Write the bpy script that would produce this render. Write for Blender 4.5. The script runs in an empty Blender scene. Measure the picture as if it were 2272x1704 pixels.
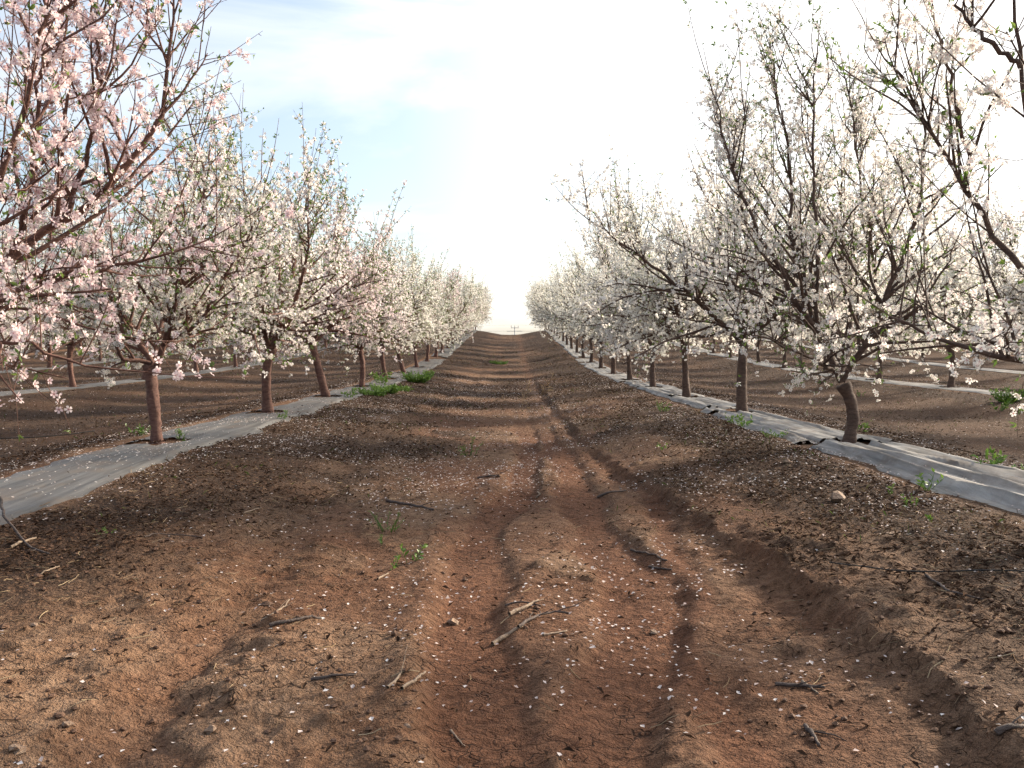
import bpy, math, random
import numpy as np
from mathutils import Vector

R = math.radians
SC = bpy.context.scene
COL = SC.collection

# ------------------------------------------------------------------ camera
F_PX, CX, CY = 2209.0, 1136.0, 852.0          # photograph measured at 2272 x 1704
PITCH = R(2.02)
CAM = np.array([0.0, 0.0, 1.5])
cam = bpy.data.cameras.new('camera')
cam.sensor_width = 36.0
cam.lens = 36.0 * F_PX / 2272.0
cam.clip_start = 0.05
cam.clip_end = 9000.0
camo = bpy.data.objects.new('camera', cam)
COL.objects.link(camo)
camo.location = CAM
camo.rotation_euler = (R(90) - PITCH, 0, 0)
SC.camera = camo

# ------------------------------------------------------------------ sun and sky
SUN_AZ, SUN_EL = R(57), R(24)                  # to the right of the view direction, low
SUNV = Vector((math.sin(SUN_AZ) * math.cos(SUN_EL), math.cos(SUN_AZ) * math.cos(SUN_EL), math.sin(SUN_EL)))
sun = bpy.data.lights.new('sun', 'SUN')
sun.energy = 4.8
sun.angle = R(6)
sun.color = (1.0, 0.86, 0.68)
suno = bpy.data.objects.new('sun', sun)
COL.objects.link(suno)
suno.rotation_euler = (-SUNV).to_track_quat('-Z', 'Y').to_euler()

world = bpy.data.worlds.new('World')
SC.world = world
world.use_nodes = True
wn, wl = world.node_tree.nodes, world.node_tree.links
wn.clear()
wout = wn.new('ShaderNodeOutputWorld')
bg = wn.new('ShaderNodeBackground')
bg.inputs['Strength'].default_value = 0.13
sky = wn.new('ShaderNodeTexSky')
sky.sky_type = 'NISHITA'
sky.sun_disc = False
sky.sun_elevation = SUN_EL
sky.sun_rotation = SUN_AZ
sky.air_density = 1.0
sky.dust_density = 2.5
sky.ozone_density = 2.0
# thin high cloud: wisps that whiten the sky, strongest on the sun's side
tc = wn.new('ShaderNodeTexCoord')
mp = wn.new('ShaderNodeMapping')
mp.inputs['Rotation'].default_value = (R(8), R(-14), R(20))
mp.inputs['Scale'].default_value = (1.0, 1.0, 4.5)
wl.new(tc.outputs['Generated'], mp.inputs['Vector'])
nz = wn.new('ShaderNodeTexNoise')
nz.inputs['Scale'].default_value = 2.3
nz.inputs['Detail'].default_value = 7.0
nz.inputs['Roughness'].default_value = 0.55
nz.inputs['Distortion'].default_value = 0.6
wl.new(mp.outputs['Vector'], nz.inputs['Vector'])
dot = wn.new('ShaderNodeVectorMath'); dot.operation = 'DOT_PRODUCT'
nrm = wn.new('ShaderNodeVectorMath'); nrm.operation = 'NORMALIZE'
wl.new(tc.outputs['Generated'], nrm.inputs[0])
wl.new(nrm.outputs['Vector'], dot.inputs[0])
dot.inputs[1].default_value = SUNV
near = wn.new('ShaderNodeMapRange'); near.interpolation_type = 'SMOOTHSTEP'
near.inputs['From Min'].default_value = 0.36
near.inputs['From Max'].default_value = 0.86
wl.new(dot.outputs['Value'], near.inputs['Value'])
cl = wn.new('ShaderNodeMapRange')
cl.inputs['From Min'].default_value = 0.42
cl.inputs['From Max'].default_value = 0.72
cl.inputs['To Min'].default_value = 0.16
cl.inputs['To Max'].default_value = 0.8
wl.new(nz.outputs['Fac'], cl.inputs['Value'])
cov = wn.new('ShaderNodeMath'); cov.operation = 'MAXIMUM'
wl.new(near.outputs['Result'], cov.inputs[0]); wl.new(cl.outputs['Result'], cov.inputs[1])
glow = wn.new('ShaderNodeMapRange')
glow.inputs['From Min'].default_value = -0.2
glow.inputs['From Max'].default_value = 1.0
glow.inputs['To Min'].default_value = 3.4
glow.inputs['To Max'].default_value = 8.0
wl.new(dot.outputs['Value'], glow.inputs['Value'])
ccol = wn.new('ShaderNodeMix'); ccol.data_type = 'RGBA'; ccol.blend_type = 'MULTIPLY'
ccol.inputs['Factor'].default_value = 1.0
ccol.inputs['A'].default_value = (1.0, 0.985, 0.96, 1)
wl.new(glow.outputs['Result'], ccol.inputs['B'])
mixs = wn.new('ShaderNodeMix'); mixs.data_type = 'RGBA'
wl.new(cov.outputs['Value'], mixs.inputs['Factor'])
wl.new(sky.outputs['Color'], mixs.inputs['A'])
wl.new(ccol.outputs['Result'], mixs.inputs['B'])
wl.new(mixs.outputs['Result'], bg.inputs['Color'])
wl.new(bg.outputs['Background'], wout.inputs['Surface'])

SC.view_settings.view_transform = 'Standard'
SC.view_settings.look = 'None'
SC.view_settings.exposure = 0.95
SC.view_settings.gamma = 1.0
SC.view_settings.use_curve_mapping = False
SC.render.engine = 'CYCLES'
SC.cycles.max_bounces = 4
SC.cycles.diffuse_bounces = 2
SC.cycles.transmission_bounces = 3
SC.cycles.transparent_max_bounces = 4
SC.cycles.use_denoising = True
SC.cycles.use_adaptive_sampling = True
SC.cycles.adaptive_threshold = 0.03
SC.cycles.caustics_reflective = False
SC.cycles.caustics_refractive = False

# ------------------------------------------------------------------ small maths
def vnoise(x, y, seed=0):
    xi = np.floor(x).astype(np.int64); yi = np.floor(y).astype(np.int64)
    fx = x - xi; fy = y - yi
    u = fx * fx * fx * (fx * (fx * 6 - 15) + 10); v = fy * fy * fy * (fy * (fy * 6 - 15) + 10)
    def h(a, b):
        n = (a * 374761393 + b * 668265263 + seed * 1442695041) & 0xFFFFFFFF
        n = ((n ^ (n >> 13)) * 1274126177) & 0xFFFFFFFF
        n = ((n ^ (n >> 16)) * 2246822519) & 0xFFFFFFFF
        return ((n ^ (n >> 15)) & 0xFFFFFF) / 8388607.5 - 1.0
    a = h(xi, yi); b = h(xi + 1, yi); c = h(xi, yi + 1); d = h(xi + 1, yi + 1)
    return (a + (b - a) * u) * (1 - v) + (c + (d - c) * u) * v

def fbm(x, y, seed=0, octv=4, gain=0.5):
    s = 0.0; amp = 1.0
    for i in range(octv):
        s = s + amp * vnoise(x + 17.3 * i, y - 9.1 * i, seed + i); x = x * 2.03; y = y * 2.03; amp *= gain
    return s

def sstep(a, b, t):
    t = np.clip((t - a) / (b - a + 0.0), 0, 1)
    return t * t * (3 - 2 * t)

# ------------------------------------------------------------------ terrain
ROW0, ROWS = -3.54, 6.79                       # a row of trees every 6.79 m across
KY = np.array([-6000, 5, 20, 25, 28, 32, 37, 42, 47.5, 53, 58, 61, 75, 86, 93, 101, 120, 160, 300, 8000.])
KZ = np.array([.55, .55, .58, .60, .63, .69, .79, .97, 1.17, 1.43, 1.66, 1.83, 2.55, 3.04, 3.22, 3.08, 2.2, 0, -3, -10.])
_ty = np.linspace(-20, 340, 3601)
_tz = np.interp(_ty, KY, KZ)
_k = np.exp(-np.linspace(-2, 2, 61) ** 2); _k /= _k.sum()
_tz = np.convolve(np.pad(_tz, 30, mode='edge'), _k, 'valid')

def row_z(y):
    return np.where((y > -20) & (y < 340), np.interp(y, _ty, _tz), np.interp(y, KY, KZ))

G1Y = np.array([0., 3.1, 4.0, 4.7, 6.2, 7.2, 9, 12, 18, 40]); G1X = np.array([-.1, -.11, -.16, -.20, -.24, -.2, .05, .2, .2, .2])
G2Y = np.array([0., 3.2, 3.8, 4.4, 5.4, 6.2, 7.2, 9, 11, 14, 18, 40]); G2X = np.array([.2, .28, .42, .60, .66, .62, .58, .55, .6, .45, .45, .4])
G3Y = np.array([0., 3.2, 4.1, 5.0, 6.2, 7.5]); G3X = np.array([.72, .74, .74, .90, 1.0, 1.15])
RRY = np.array([0, 2.6, 4, 6.2, 9, 12, 25, 60, 100.]); RRX = np.array([1.28, 1.30, 1.31, 1.18, .97, .81, .75, .7, .7])
RLY = np.array([0, 4.5, 7, 10, 16, 30, 100.]); RLX = np.array([-1.2, -1.25, -1.5, -1.6, -1.5, -1.3, -1.0])

for _a in (G1Y, G1X, G2Y, G2X, G3Y, G3X): _a *= .92

def rut_r(y): return np.interp(y, RRY, RRX) + 0.012 * vnoise(y * 0.35, y * 0 + 3, 5) + 0.010 * vnoise(y * 1.9, y * 0, 6)
def rut_l(y): return np.interp(y, RLY, RLX) + 0.08 * vnoise(y * 0.3 + 4, y * 0 + 3, 7) + 0.04 * vnoise(y * 1.7, y * 0, 8)

def H(x, y, attr=False):
    x = np.asarray(x, float); y = np.asarray(y, float)
    k = np.round((x - ROW0) / ROWS); u = np.abs(x - ROW0 - k * ROWS)
    far = sstep(30, 90, y)
    mid = (np.abs(x + .145) < 3.395)
    depth = np.where(mid, 0.26 + 0.10 * far, 0.17)
    ridge = 1 - sstep(0.25, 3.1, u)
    z = row_z(y) - depth * (1 - ridge)
    z = z - 0.12 * sstep(10, 5, y) * sstep(0, -3, x) * (x > -5)
    nearr = 1 - 0.6 * sstep(18, 60, np.abs(y))
    soft = sstep(0.35, 0.62, u)
    gf = np.where(mid, 1.0, 0.0) * nearr
    # wheel rut on the right with its crumbling bank
    rr = rut_r(y); d = x - rr
    brk = 0.8 + 0.35 * vnoise(y * 0.8, y * 0 + 1, 21)
    crumb = 0.035 * vnoise(y * 2.2, x * 2.2, 77) + 0.03 * vnoise(y * 7.1, x * 7, 78)
    bank = 0.05 * sstep(0.02, 0.085, d + crumb) * (1 - .8 * sstep(25, 45, y)) * (1 - sstep(0.5, 1.9, d)) * brk
    rut = -0.014 * np.exp(-((d + .05) / 0.13) ** 2) - 0.012 * np.exp(-((d + .22) / 0.2) ** 2)
    dl = x - rut_l(y)
    rutl = -0.035 * np.exp(-(dl / 0.15) ** 2) * (0.65 + 0.5 * vnoise(y * .55, y * 0 + 8, 12)) + 0.014 * np.exp(-((dl - .28) / .12) ** 2) + 0.012 * np.exp(-((dl + .3) / .15) ** 2)
    wob = 0.05 * vnoise(x * 2.2, y * 2.2, 31) + 0.04 * vnoise(x * .4, y * .75, 32)
    g1 = x + wob - np.interp(y, G1Y, G1X); g2 = x + wob - np.interp(y, G2Y, G2X); g3 = x + wob - np.interp(y, G3Y, G3X)
    gw = 1 + 0.4 * vnoise(y * 0.9, y * 0 + 2, 14)
    s1 = np.exp(-(g1 / (0.15 * gw)) ** 8); s2 = np.exp(-(g2 / (0.16 * gw)) ** 8); s3 = np.exp(-(g3 / 0.10) ** 4) * (1 - sstep(7.5, 9, y))
    gul = -0.026 * s1 - 0.028 * s2 - 0.02 * s3
    gul = gul + 0.025 * np.exp(-((g1 + .26) / .10) ** 2) * (1 - sstep(9, 13, y)) + 0.025 * np.exp(-((g1 - .32) / .16) ** 2) + 0.02 * np.exp(-((g2 - .26) / .07) ** 2)
    gul = gul * (1 - sstep(14, 24, y))
    # water-worn curls in the middle of the track
    wx = x + 0.22 * vnoise(x * 1.1, y * 0.8, 41) ; wy = y + 0.45 * vnoise(x * 0.9, y * 0.7, 42)
    curl = vnoise(wx * 2.1 + wy * 0.4, wy * 0.9, 43)
    curl2 = 1 - np.abs(vnoise(wx * 2.6, wy * 1.5, 44)) * 2
    inn = (1 - sstep(1.3, 1.75, np.abs(x - 0.1)))
    fade = inn * (1 - sstep(14, 24, y))
    plate = sstep(-.05, .05, curl + .14 * vnoise(x * 6, y * 6, 45) + .05 * vnoise(x * 17, y * 17, 47) + .08)
    plate2 = sstep(.30, .42, curl2 + .14 * vnoise(x * 8, y * 8, 46))
    worn = (0.006 * curl + 0.011 * plate + 0.007 * plate2) * fade
    z = z + gf * (bank + rut + rutl + gul + worn)
    rough = soft * (0.016 * fbm(x * 0.8, y * 0.8, 51, 3) * (1 - .6 * sstep(12, 30, y)) + 0.011 * fbm(x * 6.0, y * 4.0, 52, 3))
    sedm = np.where(mid, np.clip(s1 + s2 + s3, 0, 1) * (1 - sstep(12, 18, y)), 0)
    sedm = np.maximum(sedm, np.where(mid, np.exp(-((d + .12) / .2) ** 2) * .45, 0))
    sedm = np.maximum(sedm, (1 - plate) * fade * .55)
    cl = np.clip(vnoise(x * 17, y * 14, 53), 0, 1) ** 1.5 * 0.026 + np.abs(vnoise(x * 30, y * 26, 54)) * 0.012
    clm = np.clip(0.45 + 0.9 * fbm(x * 0.7, y * 0.7, 55, 2), 0.05, 1)
    cl = cl * (1 + 1.3 * np.where(mid, np.exp(-((d - .06) / .09) ** 2), 0)); clm = np.maximum(clm, np.where(mid, np.exp(-((d - .06) / .09) ** 2) * .9, 0))
    z = z + rough * (1 - .6 * sedm) + soft * cl * clm * (1 - .8 * sedm) * (y < 30)
    # washed-out hole across the track
    hx = (x - 1.0) / 0.55; hy = (y - 47.3) / 0.9
    z = z - 0.42 * np.exp(-(hx ** 4 + hy ** 4)) * (x > -1) - 0.10 * np.exp(-((x - .3) / 1.6) ** 2 - ((y - 48.6) / .35) ** 2)
    if not attr:
        return z
    lit = np.clip(1.4 * (fbm(x * 0.55, y * 0.4, 61, 3) * .55 + .3) + 1.0 * np.exp(-((u - .95) / .55) ** 2) - .25, 0, 1) * soft
    lit = np.where(mid, np.clip(lit * (0.35 + 0.65 * sstep(0.4, 1.7, np.abs(x))) + 1.0 * sstep(7, 14, y) * (.62 + .8 * vnoise(x * .8, y * .45, 64)), 0, 1), np.clip(lit * .5 + .7, 0, 1) * soft) * (1 - sedm)
    lit = np.where((x > rr + .1) & mid & (y > 4.6), np.maximum(lit, .55 + .4 * vnoise(x * 1.6, y * 1.2, 63)), lit)
    lit = np.clip(lit, 0, 1)
    return z, lit, sedm

def ray(px, py):
    a = (px - CX) / F_PX; b = (CY - py) / F_PX
    cp, sp = math.cos(PITCH), math.sin(PITCH)
    return np.array([a, cp + b * sp, -sp + b * cp])

def at(px, py, Y):
    d = ray(px, py)
    return CAM + d * (Y / d[1])

def on_ground(px, py):
    d = ray(px, py)
    t = np.concatenate([np.arange(2.5, 20, 0.02), np.arange(20, 110, 0.1)])
    P = CAM[None] + d[None] * t[:, None]
    hit = np.nonzero(P[:, 2] < H(P[:, 0], P[:, 1]))[0]
    p = P[hit[0]] if len(hit) else P[-1]
    return np.array([p[0], p[1], float(H(p[0], p[1]))])

# ------------------------------------------------------------------ mesh helpers
def mesh_from(name, V, faces_by_size, smooth=False):
    """faces_by_size: list of (M,k) int arrays"""
    me = bpy.data.meshes.new(name)
    V = np.ascontiguousarray(V, dtype=np.float32)
    fs = [np.asarray(f, dtype=np.int32) for f in faces_by_size if len(f)]
    li = np.concatenate([f.ravel() for f in fs])
    ls = np.concatenate([np.full(len(f), f.shape[1], np.int32) for f in fs])
    me.vertices.add(len(V)); me.vertices.foreach_set('co', V.ravel())
    me.loops.add(len(li)); me.loops.foreach_set('vertex_index', li)
    me.polygons.add(len(ls))
    st = np.concatenate([[0], np.cumsum(ls)[:-1]]).astype(np.int32)
    me.polygons.foreach_set('loop_start', st)
    me.update(calc_edges=True)
    me.polygons.foreach_set('use_smooth', np.full(len(ls), bool(smooth)))
    return me

def fattr(me, name, data):
    a = me.attributes.new(name, 'FLOAT', 'POINT')
    a.data.foreach_set('value', np.ascontiguousarray(data, dtype=np.float32))

def obj(name, me, mat=None, parent=None, **props):
    o = bpy.data.objects.new(name, me)
    COL.objects.link(o)
    if mat is not None and me is not None and len(me.materials) == 0:
        me.materials.append(mat)
    if parent is not None:
        o.parent = parent
    for k, v in props.items():
        o[k] = v
    return o

def tubes(P, Rd, k, cap=True):
    """P (N,n,3), Rd (N,n) -> verts, quads, tris"""
    P = np.asarray(P, float); Rd = np.asarray(Rd, float)
    N, n, _ = P.shape
    T = np.gradient(P, axis=1)
    T /= np.linalg.norm(T, axis=2, keepdims=True) + 1e-9
    t0 = P[:, -1] - P[:, 0]; t0 /= np.linalg.norm(t0, axis=1, keepdims=True) + 1e-9
    ref = np.where(np.abs(t0[:, 2:3]) > 0.8, np.array([[1., 0, 0]]), np.array([[0, 0, 1.]]))
    ref = np.broadcast_to(ref[:, None], P.shape)
    A = np.cross(T, ref); A /= np.linalg.norm(A, axis=2, keepdims=True) + 1e-9
    B = np.cross(T, A)
    ang = np.arange(k) * 2 * math.pi / k
    V = P[:, :, None] + Rd[:, :, None, None] * (A[:, :, None] * np.cos(ang)[None, None, :, None] + B[:, :, None] * np.sin(ang)[None, None, :, None])
    base = np.arange(N)[:, None, None] * (n * k) + np.arange(n - 1)[None, :, None] * k
    j = np.arange(k)[None, None]; j2 = (j + 1) % k
    Q = np.stack([base + j, base + j2, base + k + j2, base + k + j], -1).reshape(-1, 4)
    V = V.reshape(-1, 3)
    if cap:
        tip = np.arange(N)[:, None] * (n * k) + (n - 1) * k
        C = tip + np.arange(k)[None]
        return V, Q, C
    return V, Q, np.zeros((0, k), int)

def join(parts):
    Vs, groups, off = [], {}, 0
    for V, *fs in parts:
        for f in fs:
            if len(f):
                groups.setdefault(f.shape[1], []).append(np.asarray(f) + off)
        Vs.append(V); off += len(V)
    return np.concatenate(Vs), [np.concatenate(g) for g in groups.values()]

def unit(v):
    return v / (np.linalg.norm(v, axis=-1, keepdims=True) + 1e-9)

# ------------------------------------------------------------------ materials
def mat_new(name):
    m = bpy.data.materials.new(name); m.use_nodes = True
    nt = m.node_tree; nt.nodes.clear()
    o = nt.nodes.new('ShaderNodeOutputMaterial')
    return m, nt, o

class NT:
    def __init__(s, nt): s.nt = nt
    def n(s, t, **kw):
        nd = s.nt.nodes.new('ShaderNode' + t)
        for k, v in kw.items(): setattr(nd, k, v)
        return nd
    def l(s, a, b): s.nt.links.new(a, b)
    def noise(s, vec, scale, detail=3, rough=.5, dist=0):
        nd = s.n('TexNoise'); nd.inputs['Scale'].default_value = scale; nd.inputs['Detail'].default_value = detail
        nd.inputs['Roughness'].default_value = rough; nd.inputs['Distortion'].default_value = dist
        s.l(vec, nd.inputs['Vector']); return nd.outputs['Fac']
    def ramp(s, fac, a, b, lo=0., hi=1.):
        nd = s.n('MapRange'); nd.inputs['From Min'].default_value = a; nd.inputs['From Max'].default_value = b
        nd.inputs['To Min'].default_value = lo; nd.inputs['To Max'].default_value = hi
        s.l(fac, nd.inputs['Value']); return nd.outputs['Result']
    def mix(s, fac, a, b, mode='MIX'):
        nd = s.n('Mix'); nd.data_type = 'RGBA'; nd.blend_type = mode
        for v, i in ((fac, 'Factor'), (a, 'A'), (b, 'B')):
            if hasattr(v, 'is_output') or hasattr(v, 'links'): s.l(v, nd.inputs[i])
            elif i == 'Factor': nd.inputs[i].default_value = v
            else: nd.inputs[i].default_value = (*v, 1)
        return nd.outputs['Result']
    def math(s, op, a, b):
        nd = s.n('Math'); nd.operation = op
        for v, i in ((a, 0), (b, 1)):
            if hasattr(v, 'links'): s.l(v, nd.inputs[i])
            else: nd.inputs[i].default_value = v
        return nd.outputs['Value']
    def attr(s, name):
        nd = s.n('Attribute'); nd.attribute_name = name; return nd

def soil_material():
    m, nt, out = mat_new('red_soil'); k = NT(nt)
    tc = k.n('TexCoord').outputs['Object']
    lit = k.attr('litter').outputs['Fac']; sed = k.attr('sediment').outputs['Fac']
    big = k.noise(tc, 0.9, 3, .6); midn = k.noise(tc, 6, 3, .65); fine = k.noise(tc, 55, 3, .7); grit = k.noise(tc, 260, 1, .6)
    tan = (0.258, 0.164, 0.107); red = (0.176, 0.092, 0.053); drk = (0.044, 0.027, 0.019)
    c = k.mix(k.ramp(big, .43, .57), red, tan)
    c = k.mix(k.ramp(midn, .40, .66), c, (0.205, 0.120, 0.073))
    c = k.mix(k.ramp(sed, 0, 1, 0, .85), c, (0.140, 0.061, 0.033))
    c = k.mix(k.math('MULTIPLY', lit, k.ramp(fine, .30, .52)), c, drk)
    sp = k.mix(1.0, c, k.mix(k.ramp(grit, .3, .7), (.58, .56, .54), (1.32, 1.32, 1.32)), 'MULTIPLY')
    rgh = k.noise(tc, 17, 3, .7)
    sp = k.mix(1.0, sp, k.mix(k.ramp(rgh, .34, .66), (.62, .58, .55), (1.22, 1.22, 1.20)), 'MULTIPLY')
    # drying cracks
    wv = k.n('Mapping'); k.l(tc, wv.inputs['Vector'])
    vo = k.n('TexVoronoi'); vo.feature = 'DISTANCE_TO_EDGE'; vo.inputs['Scale'].default_value = 9.0
    ws = k.n('VectorMath'); ws.operation = 'ADD'
    wn_ = k.n('TexNoise'); wn_.inputs['Scale'].default_value = 11; wn_.inputs['Detail'].default_value = 1
    k.l(tc, wn_.inputs['Vector'])
    sc_ = k.n('VectorMath'); sc_.operation = 'SCALE'; sc_.inputs['Scale'].default_value = .16
    k.l(wn_.outputs['Color'], sc_.inputs[0]); k.l(tc, ws.inputs[0]); k.l(sc_.outputs['Vector'], ws.inputs[1])
    k.l(ws.outputs['Vector'], vo.inputs['Vector'])
    cm = k.ramp(k.noise(tc, 1.7, 2), .52, .62)
    crack = k.math('MULTIPLY', k.ramp(vo.outputs['Distance'], .0, .030, 1, 0), cm)
    cr2 = k.math('MULTIPLY', crack, k.ramp(lit, 0, .6, 1, .1))
    col = k.mix(k.math('MULTIPLY', cr2, .5), sp, (0.04, 0.02, 0.013))
    b = k.n('BsdfPrincipled'); b.inputs['Roughness'].default_value = .92
    b.inputs['Specular IOR Level'].default_value = .15
    k.l(col, b.inputs['Base Color'])
    hgt = k.math('ADD', k.math('MULTIPLY', midn, .8), k.math('MULTIPLY', fine, .55))
    hgt = k.math('ADD', hgt, k.math('MULTIPLY', rgh, 1.0))
    hgt = k.math('ADD', hgt, k.math('MULTIPLY', grit, .12))
    hgt = k.math('SUBTRACT', hgt, k.math('MULTIPLY', cr2, .7))
    bp = k.n('Bump'); bp.inputs['Strength'].default_value = 1.0; bp.inputs['Distance'].default_value = .04
    k.l(hgt, bp.inputs['Height']); k.l(bp.outputs['Normal'], b.inputs['Normal'])
    k.l(b.outputs['BSDF'], out.inputs['Surface'])
    return m

def mat_sheet(name, base, rough):
    m, nt, out = mat_new(name); k = NT(nt)
    tc = k.n('TexCoord').outputs['Object']
    mp = k.n('Mapping'); mp.inputs['Scale'].default_value = (9, .5, 1); k.l(tc, mp.inputs['Vector'])
    st = k.noise(mp.outputs['Vector'], 2.0, 5, .6); du = k.noise(tc, 3.0, 4, .6); fi = k.noise(tc, 120, 2)
    c = k.mix(k.ramp(st, .35, .7), tuple(v * .45 for v in base), tuple(v * 1.45 for v in base))
    c = k.mix(k.ramp(du, .48, .72, 0, .6), c, (.15, .11, .08))
    c = k.mix(1.0, c, k.mix(fi, (.75, .75, .75), (1.2, 1.2, 1.2)), 'MULTIPLY')
    b = k.n('BsdfPrincipled'); b.inputs['Specular IOR Level'].default_value = .5
    k.l(c, b.inputs['Base Color']); k.l(k.ramp(du, .3, .7, rough - .08, rough + .12), b.inputs['Roughness'])
    bp = k.n('Bump'); bp.inputs['Strength'].default_value = .35; bp.inputs['Distance'].default_value = .01
    k.l(k.math('ADD', st, k.math('MULTIPLY', fi, .2)), bp.inputs['Height']); k.l(bp.outputs['Normal'], b.inputs['Normal'])
    k.l(b.outputs['BSDF'], out.inputs['Surface'])
    return m

def mat_bark(name, a, b_, scale=1.0):
    m, nt, out = mat_new(name); k = NT(nt)
    tc = k.n('TexCoord').outputs['Object']
    mp = k.n('Mapping'); mp.inputs['Scale'].default_value = (1, 1, 2.6); k.l(tc, mp.inputs['Vector'])
    n1 = k.noise(mp.outputs['Vector'], 14 * scale, 6, .65); n2 = k.noise(tc, 4, 3); n3 = k.noise(mp.outputs['Vector'], 70, 3)
    c = k.mix(k.ramp(n1, .3, .7), a, b_)
    c = k.mix(k.ramp(n2, .5, .75, 0, .5), c, tuple(.45 * v for v in a))
    p = k.n('BsdfPrincipled'); p.inputs['Roughness'].default_value = .75; p.inputs['Specular IOR Level'].default_value = .3
    k.l(c, p.inputs['Base Color'])
    bp = k.n('Bump'); bp.inputs['Strength'].default_value = .7; bp.inputs['Distance'].default_value = .012
    bp.inputs['Distance'].default_value = .02; k.l(k.math('ADD', n1, k.math('MULTIPLY', n3, .5)), bp.inputs['Height']); k.l(bp.outputs['Normal'], p.inputs['Normal'])
    k.l(p.outputs['BSDF'], out.inputs['Surface'])
    return m

def mat_thin(name, col_fn, trans=.4, gloss=0.0):
    """petals and leaves: light passes through"""
    m, nt, out = mat_new(name); k = NT(nt)
    c = col_fn(k)
    d = k.n('BsdfDiffuse'); t = k.n('BsdfTranslucent'); mx = k.n('MixShader'); mx.inputs['Fac'].default_value = trans
    k.l(c, d.inputs['Color']); k.l(c, t.inputs['Color'])
    k.l(d.outputs['BSDF'], mx.inputs[1]); k.l(t.outputs['BSDF'], mx.inputs[2])
    last = mx.outputs['Shader']
    if gloss:
        g = k.n('BsdfGlossy'); g.inputs['Roughness'].default_value = .35; g.inputs['Color'].default_value = (1, 1, 1, 1)
        m2 = k.n('MixShader'); m2.inputs['Fac'].default_value = gloss
        k.l(last, m2.inputs[1]); k.l(g.outputs['BSDF'], m2.inputs[2]); last = m2.outputs['Shader']
    k.l(last, out.inputs['Surface'])
    return m

def petal_col(k):
    oi = k.n('ObjectInfo'); rad = k.attr('rad').outputs['Fac']; rnd = k.attr('rnd').outputs['Fac']
    c = k.mix(k.ramp(rnd, 0, 1, 0, .55), oi.outputs['Color'], (.91, .90, .84))
    c = k.mix(k.ramp(rad, .05, .45, .85, 0), c, (.55, .16, .20))
    return c

def leaf_col(k):
    rnd = k.attr('rnd').outputs['Fac']
    return k.mix(rnd, (.085, .160, .025), (.190, .270, .055))

M = {}
M['soil'] = soil_material()
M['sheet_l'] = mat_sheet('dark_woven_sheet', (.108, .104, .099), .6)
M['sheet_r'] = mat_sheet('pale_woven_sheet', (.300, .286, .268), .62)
M['bark'] = mat_bark('reddish_bark', (.085, .038, .030), (.245, .132, .098))
M['bark_r'] = mat_bark('brown_bark', (.060, .036, .027), (.175, .112, .082))
M['petal'] = mat_thin('almond_petal', petal_col, .55)
M['leaf'] = mat_thin('young_leaf', leaf_col, .55, .04)
def weed_col(k):
    rnd = k.attr('rnd').outputs['Fac']
    return k.mix(rnd, (.070, .150, .020), (.170, .280, .045))
M['weed'] = mat_thin('weed_leaf', weed_col, .35, .04)
M['fallen'] = mat_thin('fallen_petal', lambda k: k.mix(k.attr('rnd').outputs['Fac'], (.66, .52, .46), (.84, .80, .77)), .2)
M['litter'] = mat_thin('dry_litter', lambda k: k.mix(k.attr('rnd').outputs['Fac'], (.030, .019, .014), (.105, .062, .040)), .05)
def stub_col(k):
    rnd = k.attr('rnd').outputs['Fac']
    c = k.mix(k.ramp(rnd, 0, .6), (.038, .025, .017), (.105, .066, .040))
    c = k.mix(k.ramp(rnd, .70, .86), c, (.230, .165, .100))
    return k.mix(k.ramp(rnd, .90, .93), c, (.085, .125, .030))
M['stubble'] = mat_thin('dead_stubble', stub_col, .2)
M['straw'] = mat_thin('dry_straw', lambda k: k.mix(k.attr('rnd').outputs['Fac'], (.17, .11, .07), (.46, .35, .22)), .1)
M['stick'] = mat_bark('dead_wood', (.16, .11, .08), (.40, .30, .21), 2)
M['stick_dark'] = mat_bark('dark_dead_wood', (.06, .045, .04), (.15, .11, .09), 2)
M['stone'] = mat_bark('pale_stone', (.20, .125, .085), (.36, .25, .17), 2)
M['clod'] = mat_bark('soil_clod', (.11, .056, .034), (.20, .112, .068), 3)
M['hose'] = mat_bark('black_hose', (.02, .02, .02), (.04, .038, .036))
M['steel'] = mat_bark('grey_steel', (.42, .42, .42), (.5, .5, .5))

# ------------------------------------------------------------------ ground
def ground_axes():
    xs = [0.0]
    while xs[-1] < 4000:
        x = xs[-1]
        s = .026 if x < 2.4 else .036 if x < 3.2 else .06 if x < 5 else .11 if x < 12 else .5 if x < 45 else x * .12
        xs.append(x + s)
    xs = np.array(xs); X = np.concatenate([-xs[:0:-1], xs])
    ys = [-4000.]
    while ys[-1] < 7000:
        y = ys[-1]
        if y < 2.5: s = max(.06, (2.6 - y) * .12)
        elif y < 100: s = max(.018, y * y / 1500 * .9)
        else: s = max(2.5, (y - 90) * .1)
        if 44.5 < y < 50.5: s = .12
        ys.append(y + s)
    return X, np.array(ys)

GX, GY = ground_axes()
XX, YY = np.meshgrid(GX, GY)
gz, glit, gsed = H(XX, YY, True)
nx, ny = len(GX), len(GY)
idx = np.arange(nx * ny).reshape(ny, nx)
Q = np.stack([idx[:-1, :-1], idx[:-1, 1:], idx[1:, 1:], idx[1:, :-1]], -1).reshape(-1, 4)
me = mesh_from('ground', np.stack([XX, YY, gz], -1).reshape(-1, 3), [Q], True)
fattr(me, 'litter', glit.ravel()); fattr(me, 'sediment', gsed.ravel())
obj('ground', me, M['soil'], kind='structure')
print('ground', nx, ny, nx * ny)

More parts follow.
